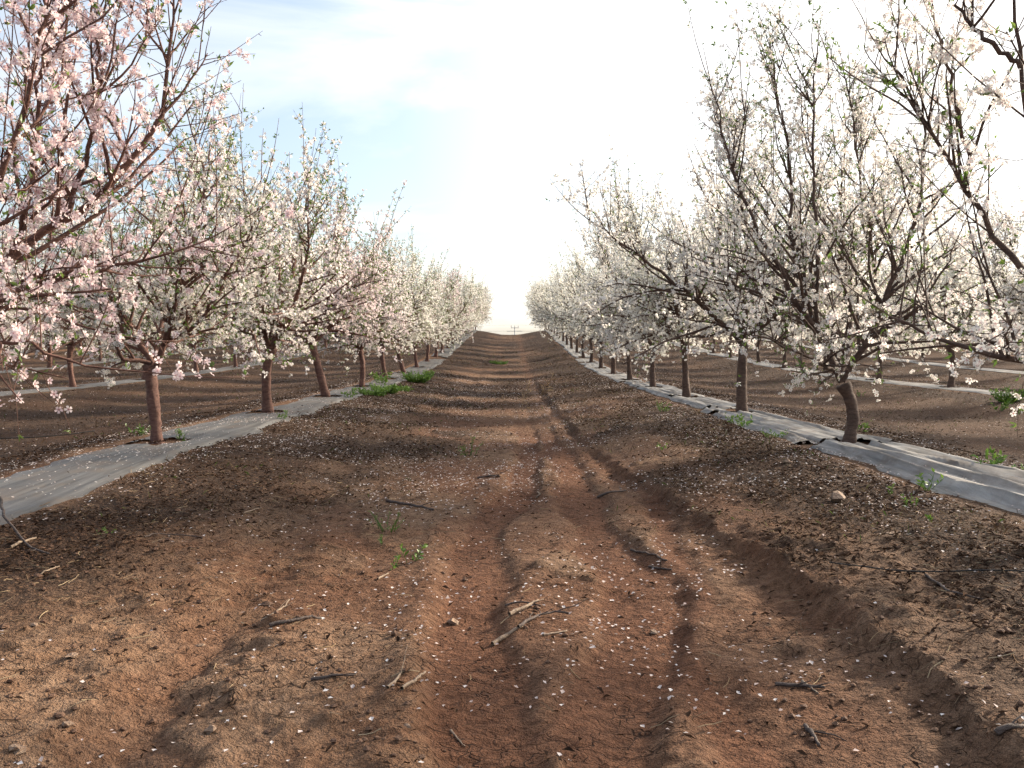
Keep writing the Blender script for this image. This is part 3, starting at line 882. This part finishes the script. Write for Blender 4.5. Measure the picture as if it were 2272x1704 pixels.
def chips(name, x, y, size, asp, mat, label_, lift, tilt, cat='petals', curve=.3):
    n = len(x)
    z = H(x, y) + lift
    on = row_u(x) < .45
    z = z + np.where(on, .016 + .0004 * y, 0)
    a = g.uniform(0, 2 * math.pi, n)
    X = np.stack([np.cos(a), np.sin(a), g.normal(0, tilt, n)], 1); Y = np.stack([-np.sin(a), np.cos(a), g.normal(0, tilt, n)], 1)
    X = unit(X); Y = unit(Y); Z = unit(np.cross(X, Y))
    tpl = np.array([(-1, -.1, .0), (.1, -1, curve), (1, .15, 0), (-.1, 1, curve)])
    P = np.stack([x, y, z], 1)
    V = P[:, None] + size[:, None, None] * (tpl[None, :, :1] * X[:, None] + tpl[None, :, 1:2] * (Y * asp[:, None])[:, None] + tpl[None, :, 2:3] * (Z * asp[:, None])[:, None])
    f = np.arange(n * 4).reshape(n, 4)
    me = mesh_from(name, V.reshape(-1, 3), [f])
    fattr(me, 'rnd', np.repeat(g.uniform(0, 1, n), 4))
    return obj(name, me, mat, kind='stuff', label=label_, category=cat)

def petals():
    x1, y1_ = scatter(85000, -4.6, 4.4, 2.6, 34, 1.35)
    _, lit, sed = H(x1, y1_, True)
    d = x1 - rut_r(y1_)
    dens = .22 + .95 * sstep(5.5, 10, y1_) + .35 * np.exp(-((d + .02) / .16) ** 2) + .3 * np.clip(lit, 0, 1) * (y1_ > 5)
    dens *= np.clip(.45 + 1.1 * fbm(x1 * 1.3, y1_ * 1.1, 91, 3), .05, 1.5)
    dens *= np.where(x1 < -.6, .30 + .7 * sstep(6, 9.5, y1_), 1) * np.where(row_u(x1) < .45, .55, 1)
    dens *= np.where((x1 > -.6) & (x1 < 2), np.where(sed > .4, .75, .45), 1)
    dens += .25 * np.exp(-((row_u(x1) - .62) / .16) ** 2) * (y1_ > 6)
    k_ = g.uniform(0, 1, len(x1)) < dens
    x2, y2 = scatter(26000, -16, 15, 9, 60, 1.0)
    k2 = (np.abs(x2) > 4.4) & (np.abs(x2) < .56 * y2 + 1) & (g.uniform(0, 1, len(x2)) < .25 + .6 * np.clip(fbm(x2 * .5, y2 * .5, 93, 2), 0, 1))
    x = np.concatenate([x1[k_], x2[k2]]); y = np.concatenate([y1_[k_], y2[k2]])
    print('petals', len(x))
    chips('fallen_petals', x, y, g.uniform(.0052, .0105, len(x)) * (1 + .025 * y), g.uniform(.5, .95, len(x)), M['fallen'],
          'white almond petals strewn over the soil and sheets', .006, .22)
petals()

def litter():
    x, y = scatter(120000, -4.6, 4.4, 2.6, 34, 1.25)
    _, lit, sed = H(x, y, True)
    dens = lit ** 1.3 * np.clip(.7 + .9 * fbm(x * 1.3, y * 1.3, 95, 2), 0, 1.3) * (1 - sed) + .035
    dens *= np.where(row_u(x) < .5, .02, 1)
    k_ = g.uniform(0, 1, len(x)) < dens
    x, y = x[k_], y[k_]
    for s_, r_, i_, tx, ty in TREES:           # soil and litter heaped in the cut round each trunk
        if r_ == 1 and ty < 30:
            a_ = g.uniform(0, 2 * math.pi, 130); q_ = .06 + .17 * g.uniform(0, 1, 130) ** .7
            x = np.append(x, tx + q_ * np.cos(a_)); y = np.append(y, ty + q_ * np.sin(a_))
    xs, ys_ = scatter(34000, -17, 16, 8.5, 48, 1.1)
    ks = (np.abs(xs) > 4.3) & (np.abs(xs) < .56 * ys_ + 1) & (row_u(xs) > .5) & (g.uniform(0, 1, len(xs)) < .35 + .9 * fbm(xs * .7, ys_ * .7, 96, 2))
    x = np.append(x, xs[ks]); y = np.append(y, ys_[ks])
    print('litter', len(x))
    chips('leaf_litter', x, y, g.uniform(.006, .020, len(x)) * (1 + .035 * y), g.uniform(.12, .5, len(x)), M['litter'],
          'dark dry leaf and twig litter lying along the sheet edges', .008, .35, 'litter', .8)
    x, y = scatter(5200, -3.2, 3.0, 3.0, 22, 1.5)
    _, lit, sed = H(x, y, True)
    k_ = g.uniform(0, 1, len(x)) < (.22 + .7 * lit) * (1 - .8 * sed)
    x, y = x[k_], y[k_]
    n = len(x)
    a = g.uniform(0, 2 * math.pi, n); D_ = np.stack([np.cos(a), np.sin(a), g.normal(0, .16, n)], 1)
    P = grow(g, np.stack([x, y, H(x, y) + .006], 1), D_, g.uniform(.02, .11, n), 4, .16, 0)
    P[:, :, 2] = np.maximum(P[:, :, 2], H(P[:, :, 0], P[:, :, 1]) + .003)
    V, q, c = tubes(P, np.full((n, 4), 1.) * g.uniform(.0009, .0024, (n, 1)), 3, False)
    me = mesh_from('straw_litter', V, [q])
    fattr(me, 'rnd', np.repeat(g.uniform(0, 1, n) ** 2, 12))
    obj('straw_litter', me, M['straw'], kind='stuff', label='thin dry straw and twiglets scattered over the soil', category='straw')
litter()

def stubble():
    x1, y1 = scatter(42000, -4.0, 3.8, 5, 60, 1.0)
    x2, y2 = scatter(60000, -17, 16, 9, 60, .8)
    k2 = (np.abs(x2) > 4.2) & (np.abs(x2) < .56 * y2 + 1)
    x = np.concatenate([x1, x2[k2]]); y = np.concatenate([y1, y2[k2]])
    _, lit, sed = H(x, y, True)
    dens = np.clip(lit * 1.1 - .1, 0, 1) * np.clip(.6 + .9 * fbm(x * .9, y * .9, 111, 2), 0, 1.2) * (1 - sed) * (row_u(x) > .5)
    k_ = g.uniform(0, 1, len(x)) < dens
    x, y = x[k_], y[k_]; n = len(x)
    a = g.uniform(0, 2 * math.pi, n); h = g.uniform(.015, .06, n) * (1 + .02 * y); w = g.uniform(.0012, .003, n) * (1 + .03 * y)
    P = np.stack([x, y, H(x, y) - .003], 1)
    A = np.stack([np.cos(a), np.sin(a), 0 * a], 1); ln = np.stack([-np.sin(a), np.cos(a), 0 * a], 1) * g.normal(0, .9, n)[:, None]
    U = unit(np.stack([0 * a, 0 * a, 1 + 0 * a], 1) * .8 + ln + g.normal(0, .3, (n, 3)))
    V = np.stack([P - A * w[:, None], P + A * w[:, None], P + U * (h * .6)[:, None] + A * (w * .7)[:, None], P + unit(U + ln * .5) * h[:, None]], 1)
    me = mesh_from('dry_stubble', V.reshape(-1, 3), [np.arange(n * 4).reshape(n, 4)])
    fattr(me, 'rnd', np.repeat(g.uniform(0, 1, n), 4))
    print('stubble', n)
    obj('dry_stubble', me, M['stubble'], kind='stuff', label='short dead brown grass and weed stubble over the orchard floor', category='stubble')
stubble()

def lump(n, seed, flat=.7):
    """rough faceted lumps: 14-vertex template jittered per instance"""
    gg = np.random.default_rng(seed)
    t = []
    for zz, m_, r_ in ((-.55, 5, .75), (.1, 5, 1.0), (.65, 4, .62)):
        for j in range(m_): t.append((r_ * math.cos(j * 2 * math.pi / m_ + zz), r_ * math.sin(j * 2 * math.pi / m_ + zz), zz))
    t.append((0, 0, 1.0))
    t = np.array(t)
    V = t[None] * (1 + gg.normal(0, .16 if n > 1 else .27, (n, len(t), 1))) * np.array([1, 1, flat])
    F3 = []
    for j in range(5):
        j2 = (j + 1) % 5
        F3 += [(j, j2, 5 + j2), (j, 5 + j2, 5 + j)]
    ring = [(5, 6, 10), (6, 11, 10), (6, 7, 11), (7, 12, 11), (7, 8, 12), (8, 13, 12), (8, 9, 13), (9, 5, 13), (5, 10, 13)]
    F3 += ring + [(10, 11, 14), (11, 12, 14), (12, 13, 14), (13, 10, 14)]
    return V, np.array(F3)

def clods():
    x, y = scatter(13000, -3.1, 2.9, 2.6, 16, 1.6)
    _, lit, sed = H(x, y, True)
    dr = x - rut_r(y)
    dens = (.16 + .5 * np.clip(fbm(x * .9, y * .9, 97, 3), 0, 1) + .6 * np.exp(-((dr - .1) / .12) ** 2) + .5 * np.exp(-((x - np.interp(y, G1Y, G1X) + .28) / .12) ** 2) * (y < 9) + .35 * np.exp(-((x - rut_l(y) + .25) / .15) ** 2) + .3 * lit) * (1 - .9 * sed)
    k_ = g.uniform(0, 1, len(x)) < dens
    x, y = x[k_], y[k_]; n = len(x)
    print('clods', n)
    V, F3 = lump(n, 3)
    s = .003 + .012 * g.uniform(0, 1, n) ** 4.0 + .016 * (g.uniform(0, 1, n) > .99)
    a = g.uniform(0, 2 * math.pi, n); ca, sa = np.cos(a), np.sin(a)
    Vx = V[..., 0] * ca[:, None] - V[..., 1] * sa[:, None]; Vy = V[..., 0] * sa[:, None] + V[..., 1] * ca[:, None]
    V = np.stack([Vx, Vy, V[..., 2]], -1) * s[:, None, None] + np.stack([x, y, H(x, y) + s * .25], 1)[:, None]
    f = (np.arange(n)[:, None, None] * V.shape[1] + F3[None]).reshape(-1, 3)
    obj('soil_clods', mesh_from('soil_clods', V.reshape(-1, 3), [f]), M['clod'], kind='stuff', label='small crumbled clods of red soil on the track', category='clods')
clods()

# ------------------------------------------------------------------ stones
def stone(px, py, s, label, seed, flat=.7, asp=1.3):
    p = on_ground(px, py); s = s * .72
    V, F3 = lump(1, seed, flat)
    me = mesh_from('stone', V[0] * s * np.array([asp, 1, 1]), [F3])
    o = obj('stone', me, M['stone'], label=label, category='stone', group='loose stones on the soil')
    o.location = (p[0], p[1], p[2] + s * flat * .3); o.rotation_euler = (0, 0, seed * 1.3)
    return o
stone(1858, 1112, .075, 'angular pale stone on the right bank below the wrinkled sheet', 1, 1.1)
stone(1748, 1028, .045, 'small pale stone near the slope left of the nearest right-hand trunk', 2)
stone(1985, 1185, .045, 'flat tan stone on the dark soil at far right', 3, .4)
stone(1450, 1408, .028, 'orange stone beside the broken clump in the right gully', 4, .6)
stone(466, 1630, .026, 'round tan pebble near the bottom of the left foreground', 5, .8, 1.1)
stone(160, 1462, .026, 'pale pebble on the left foreground, right of its orange neighbour', 6, .5)
stone(76, 1392, .024, 'orange pebble on the left foreground below the dark litter', 7, .7, 1.1)
stone(150, 1612, .022, 'tan pebble low in the left corner, above the bottom edge', 8, .8, 1.1)
stone(1004, 1386, .040, 'pinkish flat stone left of the pile of sticks', 9, .6)
stone(446, 1434, .022, 'grey pebble beside the left wheel rut', 10, .7)
stone(905, 1618, .016, 'small grey pebble at the edge of the left gully', 11, .8)
stone(35, 1668, .035, 'broad tan stone in the bottom left corner', 12, .6)

# ------------------------------------------------------------------ sticks
def stick(pts, r, mat, label, seed, twigs=0, lift=0.0, name='stick'):
    gg = np.random.default_rng(seed); r = r * .78
    W = [on_ground(px, py) + np.array([0, 0, r * .8 + (lift if not isinstance(lift, (list, tuple)) else lift[j])]) for j, (px, py) in enumerate(pts)]
    P, L = resample(W, 12)
    P[1:-1] += gg.normal(0, L * .006, (10, 3))
    P[:, 2] = np.maximum(P[:, 2], H(P[:, 0], P[:, 1]) + r * .5)
    rr_ = r * np.linspace(1.05, .62, 12) * (1 + gg.normal(0, .08, 12))
    segs = [tubes(P[None], rr_[None], 8)]
    if twigs:
        pos, tan, rad, tb, _ = along(P[None], rr_[None], twigs / L, gg, .2, .95)
        if len(pos):
            D_ = perp(gg, tan) + tan * .8; D_[:, 2] = np.abs(D_[:, 2]) * .4
            Pt = grow(gg, pos, D_, gg.uniform(.06, .16, len(pos)), 5, .12, 0)
            segs.append(tubes(Pt, np.tile(np.linspace(r * .4, r * .2, 5), (len(pos), 1)), 4))
    c = P[0].copy()
    V, Fs = join([(v - c, *f) for v, *f in segs])
    # closing the thick end
    o = obj(name, mesh_from(name, V, Fs, True), mat, label=label, category='stick', group='dry sticks lying on the track')
    o.location = c
    return o
stick([(1093, 1434), (1130, 1412), (1160, 1392)], .012, M['stick'], 'thick pale stick with a cut end in the middle stick pile', 1)
stick([(1130, 1376), (1165, 1360), (1194, 1344)], .011, M['stick'], 'straight grey-brown stick at the top of the middle stick pile', 2, 1, .015)
stick([(1150, 1400), (1185, 1376), (1225, 1366), (1262, 1370)], .009, M['stick_dark'], 'crooked dark branch leading right out of the middle stick pile', 3, 5, .01)
stick([(1205, 1414), (1232, 1408), (1258, 1402)], .007, M['stick'], 'thin knobbly pale stick just right of the middle stick pile', 4)
stick([(1120, 1346), (1160, 1338), (1200, 1346)], .006, M['stick_dark'], 'dark thin stick behind the middle stick pile', 5, 3)
stick([(598, 1394), (650, 1386), (712, 1375)], .011, M['stick_dark'], 'straight dark stick lying across the left rut', 6)
stick([(578, 1384), (610, 1370), (634, 1352), (642, 1338)], .006, M['stick'], 'bent pale twig above the dark stick in the left rut', 7, 1, .01)
stick([(838, 1287), (850, 1282), (862, 1275)], .008, M['stick'], 'short pale stick below the small green seedlings', 8)
stick([(858, 1114), (900, 1122), (962, 1134)], .016, M['stick_dark'], 'dark branch lying across the middle of the track on the left', 9, 4)
stick([(540, 1140), (570, 1130), (580, 1128)], .006, M['stick'], 'thin pale twig beyond the left rut, near the sheet', 10)
stick([(0, 1150), (12, 1180), (60, 1210), (110, 1232)], .011, M['stick_dark'], 'arched dark branch at the left edge below the sheet', 11, 2, [.12, .06, .0, .0])
stick([(24, 1220), (50, 1208), (80, 1195)], .010, M['stick'], 'broad pale stick in the dark litter at the left edge', 12)
stick([(84, 1282), (105, 1272), (132, 1260)], .006, M['stick'], 'slim pale twig on the dark litter below the left edge branch', 13)
stick([(320, 1193), (340, 1186), (400, 1190), (450, 1196)], .006, M['stick_dark'], 'long thin twig on the bare soil below the left sheet', 14)
stick([(892, 1540), (920, 1522), (944, 1502)], .008, M['stick'], 'pale twig sticking out of the clump left of the gully', 15, 3, .01)
stick([(860, 1530), (880, 1512), (890, 1500)], .007, M['stick'], 'small twig at the left of the clump beside the gully', 16, 2)
stick([(690, 1512), (740, 1510), (790, 1500)], .008, M['stick_dark'], 'dark ragged twig on the crust left of the clump', 17, 5)
stick([(2054, 1280), (2085, 1305), (2130, 1325), (2180, 1338)], .008, M['stick_dark'], 'curved grey twig on the right bank below the black hose', 18, 2)
stick([(1400, 1222), (1440, 1232), (1480, 1246)], .009, M['stick_dark'], 'dark twig on the ridge beside the right gully', 19, 4)
stick([(1440, 1260), (1465, 1265), (1490, 1268)], .009, M['stick_dark'], 'short dark twig on the cracked mound right of the gully', 20, 3)
stick([(1720, 1524), (1780, 1526), (1830, 1532)], .010, M['stick_dark'], 'weathered grey stick on the cracked crust at lower right', 21, 2)
stick([(1780, 1516), (1800, 1530), (1815, 1545)], .006, M['stick'], 'thin twig crossing the weathered stick at lower right', 22)
stick([(1786, 1618), (1806, 1638), (1818, 1664)], .010, M['stick_dark'], 'curved root-like stick near the bottom right', 23, 1)
stick([(1000, 1624), (1015, 1642), (1032, 1662)], .005, M['stick'], 'straight thin twig by the bottom edge in the left gully', 24)
stick([(2210, 1640), (2240, 1630), (2272, 1618)], .012, M['stick_dark'], 'dark stick at the bottom right corner beyond the rut', 25, 2)
stick([(1190, 1106), (1200, 1100), (1192, 1092)], .009, M['stick'], 'hooked pale twig on the track beyond the seedlings', 26)
stick([(1325, 1106), (1350, 1096), (1390, 1090)], .012, M['stick_dark'], 'dark forked branch at the gully bend in mid-track', 27, 3)
stick([(1060, 1062), (1085, 1058), (1110, 1060)], .012, M['stick_dark'], 'dark branch in the track beyond the pale hooked twig', 28, 3)

# irrigation hoses
def hose(pts, r, label, seed):
    W = [on_ground(px, py) + np.array([0, 0, r + .01]) for px, py in pts]
    P, L = resample(W, 40)
    hz_ = H(P[:, 0], P[:, 1]) + r + .004; P[:, 2] = np.convolve(np.pad(hz_, 6, mode='edge'), np.ones(13) / 13, 'valid') + .006
    V, q, c = tubes(P[None], np.full((1, 40), r), 8)
    obj('irrigation_hose', mesh_from('irrigation_hose', V, [q, c], True), M['hose'], label=label, category='hose')
hose([(1840, 1255), (1960, 1264), (2100, 1272), (2290, 1278)], .0032, 'thin black irrigation hose on the right foreground bank', 1)
hose([(-10, 976), (80, 974), (160, 966), (210, 958)], .006, 'thin black irrigation hose behind the left sheet', 2)

# ------------------------------------------------------------------ weeds
def weed(px, py, h, n, label, seed, wid=1.0, droop=.5, spread=.5, group='green weeds', name='green_weed', mat='weed', leaf=.32):
    gg = np.random.default_rng(seed)
    p = on_ground(px, py)
    ns = max(3, n // 7)
    a = gg.uniform(0, 2 * math.pi, ns)
    rr_ = gg.uniform(0, 1, ns) ** .6 * h * spread * .6
    S = np.stack([np.cos(a) * rr_, np.sin(a) * rr_, np.zeros(ns) - .01], 1)
    S[:, 2] += H(S[:, 0] + p[0], S[:, 1] + p[1]) - p[2]
    D_ = np.stack([np.cos(a) * spread, np.sin(a) * spread, np.ones(ns)], 1) + gg.normal(0, .15, (ns, 3))
    P = grow(gg, S, D_, gg.uniform(.55, 1.1, ns) * h, 6, .10, 0)
    rad = np.tile(np.linspace(.0022, .0009, 6), (ns, 1)) * max(1, h / .12)
    e = obj(name, None, label=label, category='plant', group=group)
    e.location = p; e.empty_display_size = .05
    V, q, c = tubes(P, rad, 3, False)
    me = mesh_from('stems', V, [q]); fattr(me, 'rnd', np.full(len(V), .3))
    obj('stems', me, M[mat], e)
    pos, tan, _, tb, _ = along(P, rad, n / (ns * h * .8), gg, .1, 1)
    dd = perp(gg, tan) + tan * .5 + np.array([0, 0, .2])
    obj('leaves', leaf_mesh('leaves', pos, dd, gg.uniform(.6, 1.1, len(pos)) * h * leaf, gg, M[mat], wid), M[mat], e, kind='stuff')
    return e
weed(864, 1180, .17, 60, 'tallest feathery seedling in the left foreground of the track', 1, .5, leaf=.2)
weed(846, 1208, .07, 22, 'tiny seedling beside the feathery one on the track', 2, 1.2)
weed(870, 1262, .09, 20, 'small leafy seedling left of the nearest bright green one', 3, 1.4)
weed(912, 1248, .12, 30, 'bright green leafy seedling on the left of the track', 4, 1.6)
weed(838, 1172, .12, 20, 'wispy seedling behind the tall feathery one', 5, .5, leaf=.25)
weed(240, 1182, .06, 40, 'low green weed in the dark litter below the left sheet', 6, 1.2, spread=1.3)
weed(312, 966, .16, 60, 'bushy little weed at the far edge of the left sheet by the nearest trunk', 7, 1.5)
weed(400, 978, .16, 50, 'dark green tuft growing at the foot of the nearest left trunk', 8, .8, leaf=.3)
weed(630, 932, .14, 40, 'small weed on the near edge of the left sheet past the second trunk', 9, 1.2)
weed(775, 884, .20, 70, 'pale green weed at the sheet edge by the leaning trunk', 10, 1.4)
weed(826, 878, .24, 700, 'spreading green weed clump right of the leaning trunk', 11, 1.9, spread=1.3, leaf=.20)
weed(853, 872, .27, 900, 'largest bright green weed clump beside the left sheet', 12, 1.9, spread=1.3, leaf=.18)
weed(884, 867, .20, 700, 'low dull green weed clump on the right of the largest one', 13, 1.6, spread=1.5, leaf=.20)
weed(925, 848, .36, 1100, 'rounded bright green bush of weeds at the sheet farther up the left', 14, 1.9, spread=1.0, leaf=.16)
weed(952, 837, .25, 450, 'small green weed just past the rounded weed bush', 15, 1.9, leaf=.18)
weed(845, 852, .35, 90, 'small weed behind the left sheet near the fifth trunk', 16, 1.2)
weed(1108, 808, .26, 700, 'isolated bright green weed in the middle of the far track', 17, 1.9, spread=1.6, leaf=.22)
weed(1628, 940, .16, 60, 'left one of two small weeds at the right sheet edge', 18, 1.6)
weed(1652, 948, .16, 60, 'right one of two small weeds at the right sheet edge', 19, 1.6)
weed(1722, 972, .14, 80, 'low green weed on the edge of the nearest right sheets', 20, 1.0, spread=1.1)
weed(2052, 1086, .16, 44, 'tall thin weed beside the wrinkled right sheet', 21, 1.2)
weed(2024, 1124, .10, 24, 'pale seedling below the tall thin weed on the right', 22, 1.1)
weed(1976, 1096, .09, 18, 'faint seedling left of the tall thin weed on the right', 23, .8)
weed(2072, 1158, .08, 24, 'small green seedling alone in the dark litter at right', 24, 1.4)
weed(2200, 1044, .17, 60, 'leafy weed beyond the right sheet near the frame edge', 25, 1.4)
weed(2262, 1054, .10, 50, 'low yellowish weed at the right frame edge beyond the sheet', 26, 1.4)
weed(2240, 890, .30, 700, 'bright weed clump at the second row trunk on the right', 27, 1.9, spread=.9, leaf=.16)
weed(2215, 912, .22, 60, 'yellow-green weed below the clump at the right edge', 28, 1.4)
weed(1471, 998, .10, 24, 'tiny bright seedling on the dark right slope', 29, 1.6)
weed(1470, 914, .22, 50, 'dark little weed at the left foot of the right slope', 30, .8)
weed(1040, 1012, .22, 46, 'dark green wisp in the left half of mid-track', 31, .6, leaf=.25)
weed(470, 814, .22, 120, 'green weed by the sheet of the second left row', 32, 1.2)
weed(1910, 880, .16, 40, 'small weed in the right aisle behind the bent trunk', 33, 1.2)
weed(1905, 958, .18, 60, 'weed tuft just behind the bent trunk on the right', 34, 1.0)
weed(1185, 880, .55, 40, 'dry straw-coloured grass tuft standing in the far track', 35, .25, spread=.6, group='dry grass tufts', name='dry_grass', mat='straw', leaf=.5)
weed(1150, 905, .40, 30, 'smaller dry grass tuft left of the tall dry one', 36, .25, spread=.9, group='dry grass tufts', name='dry_grass', mat='straw', leaf=.5)

# ------------------------------------------------------------------ power pole beyond the crest
def pole():
    Y = 300.0
    top = at(1142, 722, Y); low = at(1142, 735, Y); up = at(1142, 727.5, Y)
    x, gzv = top[0], float(H(top[0], Y))
    e = obj('power_pole', None, label='grey power pole with two crossarms standing beyond the crest', category='power pole')
    e.location = (x, Y, gzv)
    zz = lambda p: p[2] - gzv
    V, q, c = tubes(np.array([[[0, 0, -.3], [0, 0, 3], [0, 0, zz(up)]]]), np.array([[.22, .18, .12]]), 8)
    obj('pole', mesh_from('pole', V, [q, c], True), M['steel'], e)
    for zc, hw in ((zz(low), 2.3), (zz(up), 1.15)):
        V, q, c = tubes(np.array([[[-hw, 0, zc], [0, 0, zc + .03], [hw, 0, zc]]]), np.full((1, 3), .085), 6)
        obj('crossarm', mesh_from('crossarm', V, [q, c]), M['steel'], e)
    for xi in (-1.05, 0, 1.05):
        V, q, c = tubes(np.array([[[xi, 0, zz(up)], [xi, 0, zz(up) + .3], [xi, 0, zz(top)]]]), np.array([[.06, .09, .05]]), 6)
        obj('insulator', mesh_from('insulator', V, [q, c]), M['steel'], e)
    for k_, (xi, zi) in enumerate(((-2.2, zz(low)), (2.2, zz(low)), (0, zz(top)))):
        s_ = np.linspace(-1, 1, 41)
        P = np.stack([x + xi + s_ * 90, Y + s_ * 12, gzv + zi + .12 - 2.5 * (1 - (1 - np.abs(s_)) ** 2) * .4], 1)
        V, q, c = tubes(P[None], np.full((1, 41), .010), 4)
        obj('power_line', mesh_from('power_line', V, [q]), M['hose'], label=['power line on the left end of the lower crossarm', 'power line on the right end of the lower crossarm', 'power line over the top of the distant pole'][k_], category='wire', group='power lines at the distant pole')
pole()
